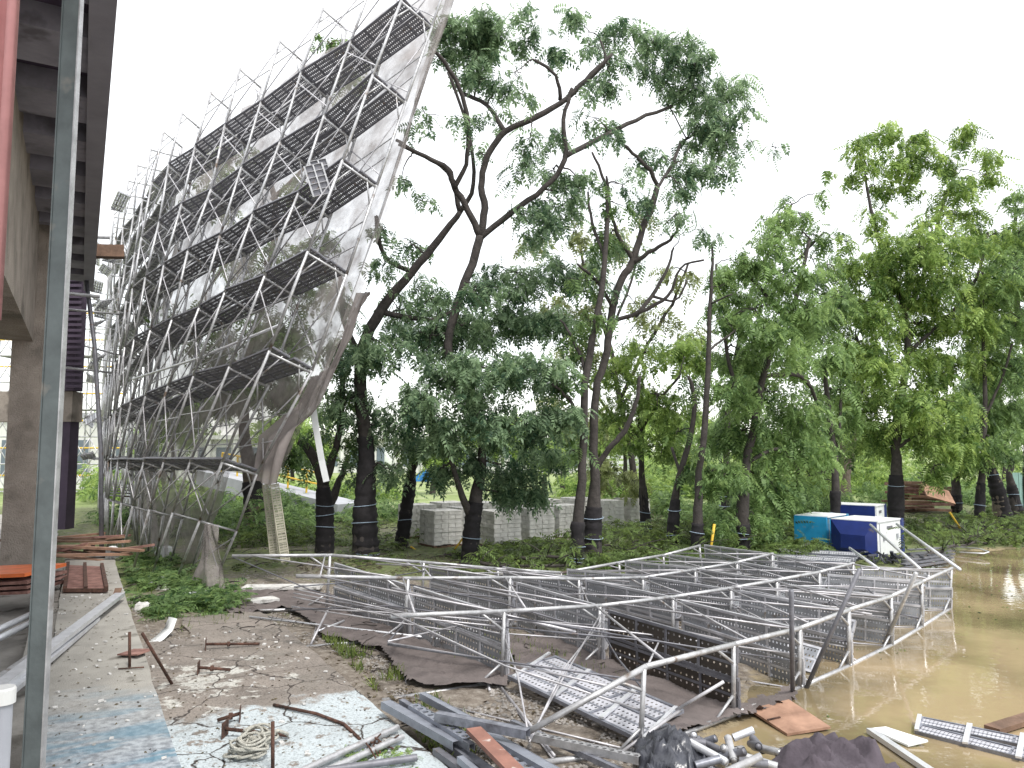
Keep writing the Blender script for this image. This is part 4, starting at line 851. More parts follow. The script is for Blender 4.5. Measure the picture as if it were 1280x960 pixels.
tree([[(1120, 654, 9), (1120, 610, 9), (1120, 560, 8), (1124, 510, 7), (1135, 440, 6), (1128, 380, 5), (1105, 320, 4), (1088, 260, 3), (1082, 220, 2)], [(1128, 400, 5), (1160, 330, 4), (1175, 270, 3), (1195, 210, 2)], [(1135, 440, 4), (1180, 400, 3), (1220, 350, 3), (1235, 290, 2)], [(1124, 510, 4), (1090, 470, 3), (1070, 420, 3)], [(1121, 560, 3), (1150, 540, 3), (1180, 520, 2)]],
     [(1075, 180, 20, .8), (1105, 170, 22), (1140, 175, 22), (1080, 215, 22, .7), (1120, 205, 26), (1155, 205, 20), (1200, 170, 20), (1190, 200, 20, .8), (1235, 185, 16), (1235, 220, 20), (1185, 240, 24), (1210, 270, 20, .8), (1100, 240, 24, .6), (1140, 240, 20, .5), (1160, 280, 24, .7), (1085, 280, 22, .5), (1110, 310, 32), (1150, 310, 32), (1195, 310, 32), (1235, 300, 30), (1075, 345, 32), (1120, 355, 36), (1165, 355, 36), (1210, 350, 34), (1060, 385, 30), (1100, 400, 36), (1150, 405, 38), (1200, 400, 36), (1060, 440, 32), (1105, 450, 36), (1155, 455, 36), (1200, 455, 34), (1070, 500, 30), (1115, 500, 34), (1160, 505, 34), (1205, 510, 30), (1090, 545, 26), (1150, 545, 28), (1190, 555, 26), (1165, 580, 18), (1055, 300, 14, .5), (1040, 215, 6, .5)], 27,
     'largest light green tree with a straight wrapped trunk behind the overturned cubicles', 'leaf_light', 1.15, 1.15, 'bark', (590, 1), tonelift=.0)
tree([[(1044, 660, 6), (1044, 620, 6), (1043, 570, 6), (1036, 520, 5), (1030, 460, 4)], [(1043, 570, 4), (1050, 530, 3), (1052, 490, 3)]], [(1035, 440, 30), (1040, 490, 28), (1020, 400, 26), (1060, 520, 20), (1035, 540, 20, .7), (1045, 370, 24), (1035, 330, 18, .6)], 25, 'slim wrapped tree standing right behind the blue and white box', 'leaf_mid', .9, 1.05, 'bark', (610, 1), tonelift=.1)
tree([[(1056, 620, 8), (1058, 595, 7), (1052, 560, 6), (1046, 530, 5)], [(1058, 596, 6), (1066, 560, 6), (1070, 520, 5), (1080, 460, 4)]], [(1050, 520, 22, .6), (1080, 490, 28, .7), (1075, 440, 28)], 42, 'pale forked tree with no wrapping behind the slim wrapped tree', 'leaf_light', .8, 1.5, 'barkl')
tree([[(1224, 650, 6), (1226, 610, 5), (1230, 560, 5), (1231, 500, 4), (1229, 430, 3), (1228, 380, 3)], [(1231, 520, 3), (1250, 480, 2), (1265, 430, 2)]], [(1235, 370, 30), (1265, 340, 34), (1275, 290, 24, .8), (1240, 420, 32), (1275, 400, 34), (1255, 460, 34), (1290, 460, 30), (1235, 500, 28), (1275, 520, 32), (1250, 550, 26), (1220, 560, 20), (1290, 350, 30), (1285, 250, 12, .6)], 27, 'thin dark stemmed tree near the right edge with a dense hanging crown', 'leaf_mid', .95, 1.1, 'bark', (600, 1), tonelift=.05)
tree([[(1254, 640, 9), (1246, 610, 8), (1238, 580, 7), (1236, 530, 5)]], [(1240, 520, 24, .8), (1225, 540, 18, .6)], 29, 'leaning trunk with loose black wrapping next to the right hand pair', 'leaf_mid', .9, 1.1, 'barkl', (575, 1.3))
tree([[(1273, 640, 6), (1266, 615, 6), (1262, 590, 5), (1270, 575, 5), (1300, 560, 4)]], [(1290, 545, 20, .8)], 29.5, 'bent wrapped trunk at the right edge with a limb turned to the right', 'leaf_mid', .9, 1.1, 'bark', (600, 1))
tree([[(1196, 638, 6), (1195, 610, 6), (1192, 580, 5), (1190, 540, 4)]], [(1190, 540, 26), (1200, 575, 20, .8), (1175, 560, 18)], 35, 'short wrapped tree beside the pile of brown boards', 'leaf_light', .9, 1.3, 'bark', (612, 1))
tree([[(795, 640, 6), (790, 580, 6), (775, 500, 5), (760, 420, 4), (735, 350, 3), (720, 290, 2)], [(775, 500, 4), (810, 430, 3), (840, 380, 3), (860, 330, 2)], [(760, 420, 3), (790, 350, 2.5), (800, 290, 2)], [(785, 550, 3), (750, 500, 2.5), (725, 470, 2)]],
     [(730, 330, 26, .35), (760, 310, 24, .3), (715, 290, 24, .4), (745, 380, 28, .4), (790, 380, 26, .3), (830, 400, 24, .3), (720, 440, 28, .5), (760, 450, 24, .45), (700, 500, 26, .6), (740, 530, 26, .7), (770, 290, 22, .3), (830, 340, 20, .25), (860, 350, 18, .35), (790, 600, 22, .7), (750, 590, 24, .7), (860, 420, 24, .5), (805, 270, 18, .3), (690, 380, 26, .5), (670, 300, 22, .4)], 29, 'thin olive tree seen through the gap behind the joined trunks', 'leaf_dry', 1., 1.25, 'bark', (600, 1), tonelift=.25)
tree([[(905, 640, 6), (908, 580, 6), (912, 500, 5), (925, 420, 4), (945, 350, 4), (975, 290, 3), (990, 255, 2)], [(925, 420, 3), (900, 370, 3), (895, 330, 2)], [(945, 350, 3), (990, 330, 2.5), (1030, 290, 2)], [(912, 500, 3), (960, 470, 2.5)]],
     [(985, 275, 26, .5), (960, 300, 24, .5), (1010, 290, 24, .4), (1025, 240, 14, .3), (1040, 300, 22, .35), (920, 330, 24, .6), (905, 380, 26, .7), (950, 370, 26, .6), (1030, 350, 28, .6), (1000, 400, 26, .7), (1045, 400, 26, .7), (890, 450, 24, .7), (940, 450, 26, .7), (1050, 460, 26, .7), (905, 520, 24, .7), (960, 540, 26, .7), (1040, 570, 24, .7), (1010, 520, 26, .7), (985, 250, 10, .4)], 30, 'olive tinted tree rising behind the bright drooping tree', 'leaf_mid', 1., 1.25, 'bark', (600, 1), tonelift=.0)
tree([[(1290, 650, 8), (1285, 580, 8), (1290, 480, 7), (1275, 400, 6), (1265, 330, 5), (1270, 270, 3)], [(1275, 400, 4), (1240, 370, 3), (1225, 330, 2)]],
     [(1270, 250, 18, .7), (1285, 290, 26), (1250, 310, 26, .8), (1275, 340, 30), (1240, 360, 28, .8), (1290, 400, 32), (1250, 410, 28), (1220, 390, 26, .8), (1285, 460, 32), (1245, 470, 28), (1215, 470, 24), (1275, 520, 30), (1235, 530, 24), (1205, 500, 24), (1300, 340, 30), (1305, 240, 22)], 33, 'full green tree filling the upper right edge of the picture', 'leaf_mid', 1., 1.3, 'bark', (600, 1), tonelift=.1)
tree([[(940, 655, 5), (1000, 600, 4), (1040, 590, 3)], ], [(1000, 580, 20, .7), (1040, 600, 18, .7), (960, 620, 18, .7)], 27, 'low bent sapling behind the foot of the bright drooping tree', 'leaf_light', 1., 1.1, 'bark')
# farther trees
fars = [(680, 618, 560, 46, 'small round tree on the lawn left of the pale fence', 24), (703, 620, 545, 48, 'small tree on the lawn just left of the joined trunks', 26), (781, 615, 540, 45, 'dark stemmed small tree in front of the white louvred fence', 26), (748, 612, 550, 52, 'faint small tree in the gap right of the joined trunks', 18),
        (365, 640, 540, 48, 'distant bright tree seen between the net and the forked trunk', 34), (540, 625, 560, 50, 'distant tree above the left end of the block stacks', 26), (900, 625, 540, 45, 'distant tree hidden behind the pole trunk', 30), (1085, 615, 540, 55, 'distant pale tree left of the straight wrapped trunk', 26), (1150, 605, 530, 60, 'distant pale tree behind the pile of brown boards', 26), (1030, 620, 540, 55, 'distant tree behind the bright drooping tree', 30), (1255, 610, 520, 55, 'distant tree at the far right behind the leaning trunk', 34), (215, 640, 520, 55, 'distant tree far behind the scaffold net', 40), (620, 630, 545, 60, 'distant tree behind the big dark green crown', 34), (840, 620, 530, 60, 'distant tree between the slim wrapped trunks', 30)]
for (px, py, ty, Yd, lab, r) in fars:
    bl_ = [(px + random.uniform(-r, r), ty + random.uniform(-r * .5, r * .5), r * .5) for _ in range(6)] + [(px, ty, r * .7)]
    tree([[(px, py, 4), (px + 1, (py + ty) / 2, 3.4), (px - 2, ty, 2)]], bl_, Yd, lab, random.choice(['leaf_light', 'leaf_mid', 'leaf_light']), .42, 1.9, 'bark', None, group='distant trees beyond the lawn', tonelift=.15, twigs=1)

# ------------------------------------------------------------------ low foliage, litter, gravel
def scatter(poly, n, z0=0., zr=.3, clump=.5):
    P_ = gp(poly); a = np.array(P_); x0, y0 = a.min(0); x1, y1 = a.max(0); out = []
    while len(out) < n:
        x = rng.uniform(x0, x1, n * 2); y = rng.uniform(y0, y1, n * 2); k = inpoly(x, y, P_) & (vnoise(x, y, clump) > .42)
        for q in np.stack([x[k], y[k]], -1): out.append(q)
    a = np.array(out[:n]); hh = vnoise(a[:, 0], a[:, 1], clump * 1.7); z = gh(a[:, 0], a[:, 1]) + z0 + rng.uniform(0, 1, n) * zr * hh
    return np.column_stack([a, z])
st = [scatter([(520, 690), (1000, 668), (1040, 700), (900, 716), (760, 716), (600, 706)], 3600, .02, .55, 1.2),
      scatter([(745, 640), (1000, 640), (1000, 690), (740, 700)], 1500, .05, .9, 1.6),
      scatter([(1130, 655), (1290, 640), (1330, 684), (1190, 688), (1140, 700)], 1900, .02, .5, 1.1),
      scatter([(270, 660), (400, 650), (420, 700), (300, 715)], 1100, .0, .6, 1.1),
      scatter([(400, 650), (530, 640), (530, 700), (420, 715)], 900, .0, .5, 1.1),
      scatter([(990, 690), (1110, 695), (1100, 706), (960, 706)], 350, .0, .15, .8)]
o = sprays('fallen_foliage', np.concatenate(st), M['leaf_fallen'], None, .85, None, (-.5, .5)); tagit(o, 'storm torn green leaf sprays covering the ground below the tree row', 'foliage', kind='stuff')
st = [scatter([(820, 640), (1060, 640), (1060, 662), (820, 668)], 2600, .02, 1.7, 1.6), scatter([(1040, 626), (1290, 618), (1300, 646), (1040, 652)], 2600, .02, 1.5, 1.8),
      scatter([(120, 652), (330, 640), (330, 668), (130, 682)], 1500, .02, 1.2, 1.5), scatter([(250, 640), (400, 632), (400, 672), (260, 680)], 1600, .02, 1.5, 1.2), scatter([(330, 640), (520, 630), (520, 652), (330, 662)], 1500, .02, 1.3, 1.6)]
o = sprays('undergrowth', np.concatenate(st), M['leaf_mid'], None, 1.1, None, (-.5, .8)); tagit(o, 'waist high green undergrowth and torn branches between and behind the trunks', 'undergrowth', kind='stuff')
st = [scatter([(700, 612), (1290, 608), (1290, 622), (700, 628)], 4200, .02, 3.2, 5.), scatter([(100, 615), (500, 612), (500, 628), (100, 632)], 2200, .02, 2.6, 5.)]
o = sprays('far_bushes', np.concatenate(st), M['leaf_light'], None, 1.9, None, (-.5, .8)); tagit(o, 'pale bushes across the lawn far behind the trunks', 'bushes', kind='stuff')
st = [scatter([(150, 692), (215, 705), (235, 740), (205, 790), (175, 760)], 700, .0, .35, .5), scatter([(190, 745), (300, 735), (305, 760), (225, 790), (185, 785)], 650, .02, .35, .5), scatter([(200, 715), (260, 735), (230, 750)], 150, 0, .2, .4)]
o = sprays('cut_leaves', np.concatenate(st), M['leaf_mid'], None, .75, None, (-.6, .6), temps=BROAD + SPR[:1]); tagit(o, 'broad green leaves heaped beside the ledge below the leaning scaffold', 'leaves', kind='stuff')
st = [scatter([(400, 800), (470, 830), (560, 900), (640, 960), (560, 960), (430, 830)], 420, 0, .03, .3), scatter([(150, 740), (480, 740), (1000, 860), (640, 1000), (250, 800)], 1500, .0, .03, .5), scatter([(600, 720), (1000, 720), (1000, 860), (620, 860)], 1500, 0, .04, .6),
      scatter([(300, 700), (1000, 690), (960, 720), (420, 720)], 5500, 0, .10, .6), scatter([(290, 640), (1290, 632), (1290, 690), (300, 710)], 9000, 0, .12, 1.4)]
single = [np.array([(0, 0, 0), (.03, .018, .004), (.075, 0, -.006), (.03, -.018, .004)])]
o = sprays('leaf_litter', np.concatenate(st), M['litter'], None, .9, None, (-.3, .3), temps=single); tagit(o, 'small dead leaves and twigs strewn over the bare soil', 'litter', kind='stuff')
lit2 = np.column_stack([rng.uniform(0, 1, 420), rng.uniform(0, 1, 420)]); pos2 = np.array([tuple(B(4.5 + 14 * a ** .8, -.28 + .9 * b_, .455)) for a, b_ in lit2]); pos3 = np.array([tuple(B(5 + 8 * a, .7 + 2.1 * b_, .066)) for a, b_ in np.column_stack([rng.uniform(0, 1, 500), rng.uniform(0, 1, 500)])])
o = sprays('scattered_leaves', np.concatenate([pos2, pos3]), M['litter'], None, .55, None, (-.15, .15), temps=single); tagit(o, 'tiny leaves scattered on the ledge and the blue painted slab', 'litter', kind='stuff')
blade = [np.array([(-.006, 0, 0), (.006, 0, 0), (.012, 0, .12), (.010, 0, .12)]), np.array([(-.005, 0, 0), (.005, 0, 0), (.05, 0, .09), (.048, 0, .09)])]
st = [scatter([(400, 800), (480, 830), (620, 930), (560, 960), (420, 820)], 900, 0, .0, .35), scatter([(600, 700), (1000, 690), (1000, 720), (420, 720)], 1800, 0, .0, .8), scatter([(150, 700), (330, 740), (300, 780), (190, 800)], 500, 0, 0, .4), scatter([(500, 780), (620, 790), (800, 860), (560, 830)], 600, 0, 0, .4), scatter([(300, 640), (500, 640), (520, 690), (300, 700)], 2200, 0, .0, .8)]
o = sprays('grass', np.concatenate(st), M['grass'], None, 1.3, None, (-.3, .3), temps=blade); tagit(o, 'short green grass blades growing between slab and scaffold', 'grass', kind='stuff')
fl_ = np.column_stack([rng.uniform(2, 16, 900), rng.uniform(5, 20, 900)]); fl_ = fl_[inpoly(fl_[:, 0], fl_[:, 1], WPOLY) & (vnoise(fl_[:, 0], fl_[:, 1], 1.1) > .5)]
o = sprays('floating_leaves', np.column_stack([fl_, np.full(len(fl_), -.02)]), M['leaf_fallen'], None, .9, None, (-.04, .04), temps=single); tagit(o, 'leaves and scum floating on the muddy water', 'litter', kind='stuff')
mb = MB()
for poly, n in (([(150, 735), (420, 735), (480, 800), (640, 960), (560, 960), (430, 830), (300, 800), (215, 800)], 110), ([(270, 650), (1000, 650), (1000, 716), (420, 716), (280, 720)], 520), ([(1120, 640), (1290, 640), (1290, 684), (1190, 688)], 160), ([(600, 730), (980, 740), (960, 850), (640, 850)], 160)):
    for (x, y, z) in scatter(poly, n, .02, .12, .6):
        a = random.uniform(0, 6.3); l = random.uniform(.08, .45) * (1 if y < 16 else 1.6); d = Vector((math.cos(a), math.sin(a), random.uniform(-.1, .3))) * l; p = Vector((x, y, z + .015)); r_ = random.uniform(.004, .010) * (1 if y < 16 else 1.6)
        mb.tube([p, p + d * .5 + Vector((random.uniform(-.03, .03), random.uniform(-.03, .03), .02)), p + d], [r_, r_, r_ * .6], 4, False)
tagit(mb.obj('twigs', M['bark']), 'broken twigs and sticks strewn over the soil and below the trees', 'twigs', kind='stuff')
mb = MB()
for a_, n, s0, s1, z0 in ((5, 130, .0, 2.4, .062), (5, 90, -.9, -.1, .452)):
    for _ in range(n):
        p = B(a_ + 8 * random.random(), .8 + 2.1 * random.random(), z0) if z0 < .2 else B(a_ + 12 * random.random(), SL + (SR - SL) * random.random(), z0)
        s_ = random.uniform(.008, .028); a = random.uniform(0, 6.3)
        mb.box(p + Vector((0, 0, s_ * .4)), Vector((math.cos(a), math.sin(a), .1)) * s_, Vector((-math.sin(a), math.cos(a), 0)) * s_ * random.uniform(.3, .9), Vector((0, 0, s_ * .35)))
tagit(mb.obj('concrete_crumbs', M['blocks']), 'small crumbs of concrete on the ledge and slab', 'rubble', kind='stuff')
# gravel
ico = [(0, 0, 1), (.94, 0, .2), (.29, .9, .2), (-.76, .55, .2), (-.76, -.55, .2), (.29, -.9, .2), (0, 0, -.4)]
icf = [(0, 1, 2), (0, 2, 3), (0, 3, 4), (0, 4, 5), (0, 5, 1), (1, 6, 2), (2, 6, 3), (3, 6, 4), (4, 6, 5), (5, 6, 1)]
mb = MB()
for poly, n in (([(150, 745), (420, 745), (480, 800), (300, 830), (215, 850), (190, 800)], 1900), ([(420, 800), (600, 850), (1000, 1000), (620, 1000), (540, 930)], 2400), ([(300, 700), (520, 720), (400, 770), (300, 745)], 500)):
    for (x, y, z) in scatter(poly, n, 0, 0, .5):
        s_ = random.uniform(.008, .03); a = random.uniform(0, 6.3); k = len(mb.v)
        for (vx, vy, vz) in ico:
            vx *= random.uniform(.7, 1.3); vy *= random.uniform(.7, 1.3)
            mb.v.append((x + (vx * math.cos(a) - vy * math.sin(a)) * s_, y + (vx * math.sin(a) + vy * math.cos(a)) * s_, z + vz * s_ * .8))
        mb.f += [tuple(i + k for i in f) for f in icf]
tagit(mb.obj('gravel', mat('gravel', (.27, .25, .23), .9, 0, .5, 3, 0)), 'loose grey gravel on the soil beside the slab', 'gravel', kind='stuff')

# ------------------------------------------------------------------ block stacks
bm0 = None
def blockstack(px, py, Yd, lab, layers=8, rot=R(33)):
    c = G(px, py, 0); c = Vector((W(px, py, Yd).x, Yd, 0)); e = empty('block_stack', c, lab, 'block stack', 'stacks of grey paving blocks'); e.rotation_euler.z = rot; e.scale = (1.12, 1.12, 1.14)
    WM[e.name] = Matrix.Translation(c) @ Matrix.Rotation(rot, 4, 'Z') @ Matrix.Diagonal((1.12, 1.12, 1.14, 1))
    for k in range(layers):
        mw = WM[e.name] @ Matrix.Translation((random.uniform(-.012, .012), random.uniform(-.012, .012), .10 + k * .108)) @ Matrix.Rotation(random.uniform(-.015, .015) + (math.pi / 2 if k % 2 else 0), 4, 'Z')
        link('block_course', BC, None, e, mw)
    link('pallet', PAL, None, e, WM[e.name].copy())
mb = MB()
for i in range(4):
    for j in range(2):
        x0 = -.42 + i * .21; y0 = -.42 + j * .42
        mb.aabb(x0 + .006, x0 + .204, y0 + .006, y0 + .414, .002, .102 + .003 * ((i * 3 + j) % 2))
BC = mb.mesh('block_course_mesh'); BC.materials.append(M['blocks'])
mb = MB()
for y in (-.4, 0, .4): mb.aabb(-.44, .44, y - .05, y + .05, 0, .07)
for x in np.linspace(-.4, .4, 5): mb.aabb(x - .05, x + .05, -.45, .45, .072, .095)
PAL = mb.mesh('pallet_mesh'); PAL.materials.append(M['timber'])
for px, py, Yd, lab, ly in [(521, 672, 25.4, 'leftmost stack of grey paving blocks, partly behind the slim wrapped trunk', 8), (551, 684, 23, 'grey block stack just left of the large drooping tree trunk', 8), (624, 684, 22.9, 'grey block stack standing clear right of the drooping tree trunk', 8), (667, 680, 24, 'grey block stack between the clear one and the joined trunks, left one', 8), (703, 676, 25.2, 'grey block stack touching the joined trunks from the left', 8), (583, 678, 24.2, 'grey block stack hidden behind the drooping tree trunk', 8), (757, 668, 27.5, 'grey block stack just right of the joined trunks', 8), (790, 664, 28.6, 'rightmost grey block stack beside the slender wrapped tree', 8),
                        (600, 672, 26.5, 'rear row block stack above the drooping tree trunk', 8), (640, 670, 27, 'rear row block stack behind the clear standing stack', 8), (680, 668, 28, 'rear row block stack near the middle of the row', 8), (722, 664, 29, 'rear row block stack behind the joined trunks', 8), (560, 670, 26.5, 'rear row block stack at the left end', 8)]:
    blockstack(px, py, Yd, lab, ly)

# ------------------------------------------------------------------ cubicles
def cubicle(px, py, Yd, rot, wd, ht, ln, label, mfront, mside, facet=True, mtop=None):
    c = Vector((W(px, py, Yd).x, Yd, 0)); mw = Matrix.Translation(c) @ Matrix.Rotation(rot, 4, 'Z'); e = empty('portable_cubicle', c, label, 'portable cubicle'); e.rotation_euler.z = rot; WM[e.name] = mw
    def part(name, mb, m): return link(name, mb.mesh(name), m, e, mw)
    # local: front face at y=0 facing -y, x 0..wd
    part('body', MB().aabb(0, wd, .06, ln, .02, ht), mside)
    mb = MB(); i_ = .22
    V8 = [(-.01, .055, 0), (wd + .01, .055, 0), (wd + .01, .055, ht + .02), (-.01, .055, ht + .02), (i_ * wd * 1.2, -.10, i_ * ht), (wd * .80, -.10, i_ * ht), (wd * .80, -.10, ht * .62), (i_ * wd * 1.2, -.10, ht * .62)]
    mb.add(V8, [(0, 1, 5, 4), (1, 2, 6, 5), (2, 3, 7, 6), (3, 0, 4, 7), (4, 5, 6, 7), (3, 2, 1, 0)]) if facet else mb.aabb(-.01, wd + .01, 0, .055, 0, ht + .02)
    part('roof_shell' if facet else 'end_wall', mb, mfront)
    part('corner_post', MB().aabb(wd - .02, wd + .035, ln - .14, ln + .02, 0, ht + .03), mfront)
    part('edge_rail', MB().aabb(-.02, wd + .03, .08, ln - .16, ht + .002, ht + .04), M['whitepaint'])
    part('seam', MB().aabb(wd + .002, wd + .012, ln * .12, ln * .14, .05, ht - .03), M['greyp'])
    for x_ in (.25, .75): part('latch', MB().aabb(wd + .012, wd + .035, ln * x_, ln * x_ + .08, ht * .45, ht * .6), M['greyp'])
    part('vent', MB().aabb(wd + .003, wd + .016, ln * .4, ln * .6, ht * .78, ht * .86), M['steel_dark'])
    part('skid', MB().aabb(-.03, wd + .04, ln * .3, ln * .36, -.02, .06), M['darkmetal'])
    return e
cubicle(1039, 690, 21.6, R(-48), 1.24, .92, 1.75, 'navy overturned portable cubicle with a faceted roof and white side', M['navy'], M['whitepaint'])
cubicle(994, 688, 22.6, R(-44), .92, .94, 1.6, 'bright cyan overturned cubicle just left of the navy one', M['cyan'], M['cyan'], False)
cubicle(1040, 684, 25.6, R(-40), 1.35, 1.05, 1.3, 'blue overturned cubicle with white panel lying behind the navy one', M['navy'], M['whitepaint'], False)

# debris near the cubicles
e = empty('slat_stack', G(1150, 706, 0), 'stack of grey weathered slats lying at the water edge below the navy cubicle', 'slats')
for k in range(9):
    a = G(1128 + k * 1.0, 716 - k * 2.4, 0); b_ = G(1188 + k * .6, 706 - k * 1.6, 0); z = .10 + (k % 3) * .05
    MB().beam(a + Vector((0, 0, z)), b_ + Vector((0, 0, z)), .14, .03).obj('slat', M['steel_dark'], e)
e = empty('bright_plank_stack', G(1000, 703, 0), 'flat stack of bright scaffold planks lying behind the fallen scaffold', 'planks')
for k in range(7):
    a = G(955 + k * 3, 712 - k * 2.6, 0); b_ = G(1062 + k * 2, 720 - k * 3, 0); z = .1 + (k % 3) * .07
    plank_at(PLB, a + Vector((0, 0, z)), b_ + Vector((0, 0, z)), (0, 1, .1), e, 'plank')
def rubble(name, cpx, cpy, n, rx, ry, h, m, lab, cat, sz=(.04, .12), z0=0.):
    c = G(cpx, cpy, z0); e = empty(name, c, lab, cat)
    for _ in range(n):
        p = c + Vector((random.gauss(0, rx / 2), random.gauss(0, ry / 2), random.uniform(.02, h))); s_ = random.uniform(*sz)
        d = Vector((random.gauss(0, 1), random.gauss(0, 1), random.gauss(0, .5))).normalized() * s_; 
        MB().beam(p - d, p + d, s_ * random.uniform(.4, 1), s_ * random.uniform(.2, .6), (random.random(), .2, 1)).obj('rubble_piece', m, e)
    return e
rubble('dark_rubble_heap', 1118, 706, 60, .9, .5, .28, M['black'], 'heap of broken black pieces in front of the navy cubicle', 'rubble')
# wire loop
pts = [G(1180, 682, .1), G(1225, 686, .12), G(1236, 690, .12), G(1230, 692, .1), G(1195, 690, .08)]
tagit(MB().tube(pts, .02, 6).obj('bent_rod', M['alu'], None, True), 'bent bright rod loop lying at the far edge of the water', 'rod')
# timber pile
e = empty('timber_pile', G(1140, 636, 0), 'pile of brown boards stacked beyond the straight wrapped trunk', 'timber pile')
for k in range(26):
    y = 34 + random.uniform(0, 3); z = .1 + (k % 9) * .17; x = W(1120 + random.uniform(0, 50), 600, y).x; l = random.uniform(1.2, 2.6)
    MB().beam((x - l / 2, y, z), (x + l / 2, y + random.uniform(-.5, .5), z + random.uniform(-.08, .08)), .25, .1).obj('board', random.choice([M['timber'], M['redwood'], M['timber'], M['plywood']]), e)
tagit(MB().beam(W(1155, 612, 33), W(1190, 622, 33), .9, .04, (0, -.7, 1)).obj('tilted_sheet', M['plywood']), 'reddish sheet tilted against the right end of the brown board pile', 'board')
# plywood at the shore
e = empty('plywood_board', G(985, 898, 0), 'reddish brown square plywood board lying half in the water', 'board')
q = [G(937, 886, .03), G(986, 874, .07), G(1038, 908, .02), G(984, 917, -.0)]; q = [q[3], q[2], q[1], q[0]]
dn = Vector((0, 0, .025)); MB().hexa([v - dn for v in q] + q).obj('sheet', M['plywood'], e)
MB().beam(q[0].lerp(q[3], .5) + Vector((0, 0, .01)), q[0].lerp(q[3], .5).lerp(q[1].lerp(q[2], .5), .3) + Vector((0, 0, .012)), .02, .01).obj('handle_batten', M['rust'], e)
# ------------------------------------------------------------------ near junk
def pipe(a, b_, r, m, lab, name='steel_tube', z=(0.09, .09), group=None):
    A_, B2 = G(*a, z[0]), G(*b_, z[1]); mb = MB(); n = 12; mb.tube([A_, B2], r, n, False)
    # hollow end
    d = (B2 - A_).normalized(); mb2 = MB(); mb.tube([B2 - d * .001, B2 - d * .12], [r * .82, r * .82], n, True)
    return tagit(mb.obj(name, m, None, True), lab, 'tube', group)
pipe((330, 985), (497, 909), .030, M['steel'], 'uppermost of three steel tubes on the blue slab at the bottom', z=(.12, .12), group='three tubes on the blue slab')
pipe((360, 985), (503, 921), .030, M['steel'], 'middle of three steel tubes on the blue slab at the bottom', z=(.12, .12), group='three tubes on the blue slab')
pipe((380, 967), (521, 947), .032, M['steel_dark'], 'lowest of three steel tubes on the blue slab at the bottom', z=(.12, .12), group='three tubes on the blue slab')
# open channels
def channel(a, b_, wd, ht, m, lab, name='metal_channel', holes=False, z=.1, group=None, cat='metal channel', tilt=0):
    A_, B2 = (a if isinstance(a, Vector) else G(*a, z)), (b_ if isinstance(b_, Vector) else G(*b_, z)); d = (B2 - A_).normalized(); sdv = d.cross(Vector((0, 0, 1))).normalized(); up = sdv.cross(d)
    if tilt: Rm = Matrix.Rotation(tilt, 3, d); sdv = Rm @ sdv; up = Rm @ up
    e = empty(name, A_, lab, cat, group); L_ = (B2 - A_).length; c = (A_ + B2) / 2; t_ = .004
    if holes:   # web with round holes, built from quads around each hole
        n = max(4, int(L_ / (wd * 1.05))); mb = MB()
        for k in range(n):
            x0 = L_ * k / n; x1 = L_ * (k + 1) / n; cx = (x0 + x1) / 2; ro = min(wd, x1 - x0) * .33; ring = []; outer = []
            for i in range(12):
                an = 2 * math.pi * i / 12; ca, sa = math.cos(an), math.sin(an); mxx = max(abs(ca) / ((x1 - x0) / 2), abs(sa) / (wd / 2))
                outer.append(A_ + d * (cx + ca / mxx) + sdv * (sa / mxx)); ring.append(A_ + d * (cx + ca * ro) + sdv * (sa * ro))
            k0 = len(mb.v); dep = [v - up * .012 for v in ring]; mb.v += [tuple(v) for v in outer + ring + dep]
            for i in range(12): j = (i + 1) % 12; mb.f += [(k0 + i, k0 + j, k0 + 12 + j, k0 + 12 + i), (k0 + 12 + i, k0 + 12 + j, k0 + 24 + j, k0 + 24 + i)]
        mb.obj('web', m, e)
    else: MB().box(c, d * L_ / 2, sdv * wd / 2, up * t_ / 2).obj('web', m, e)
    for s_ in (-1, 1): MB().box(c + sdv * s_ * (wd / 2 + .003) - up * ht / 2, d * L_ / 2, sdv * .002, up * (ht / 2 + .004)).obj('flange', m, e)
    return e
g_ = 'metal channels heaped at the bottom middle'
channel((482, 876), (572, 926), .10, .07, M['channel'], 'leftmost wide blue grey channel of the heap beside the slab', z=.22, group=g_)
channel((502, 874), (590, 930), .05, .06, M['darkmetal'], 'dark narrow channel lying next to the leftmost wide one', z=.24, group=g_)
channel((516, 880), (585, 922), .10, .03, M['channel'], 'short pale channel punched with large round holes', holes=True, z=.26, group=g_)
channel((528, 866), (592, 900), .06, .06, M['channel'], 'upper short grey channel at the top of the heap', z=.30, group=g_)
channel((546, 890), (660, 912), .08, .07, M['darkmetal'], 'dark channel crossing over the heap to the right', z=.36, group=g_)
channel((600, 902), (800, 945), .07, .06, M['steel'], 'long channel with small slots running right below the loose platform', holes=True, z=.18, group=g_)
channel((592, 905), (760, 1000), .10, .06, M['channel'], 'wide blue grey channel running to the bottom beside the red board', z=.22, group=g_)
channel((560, 925), (680, 1010), .09, .06, M['darkmetal'], 'dark channel under the red board at the bottom', z=.14, group=g_)
channel((545, 935), (650, 1010), .06, .05, M['steel_dark'], 'narrow channel left of the red board at the bottom', z=.12, group=g_)
channel((612, 925), (740, 1010), .11, .02, M['channel'], 'pale channel with large round holes under the red board', holes=True, z=.18, group=g_)
channel((575, 945), (640, 1000), .05, .05, M['channel'], 'small pale channel at the bottom edge of the heap', z=.2, group=g_)
channel((640, 900), (840, 990), .04, .04, M['darkmetal'], 'thin dark channel running behind the slotted one to the bottom right', z=.12, group=g_)
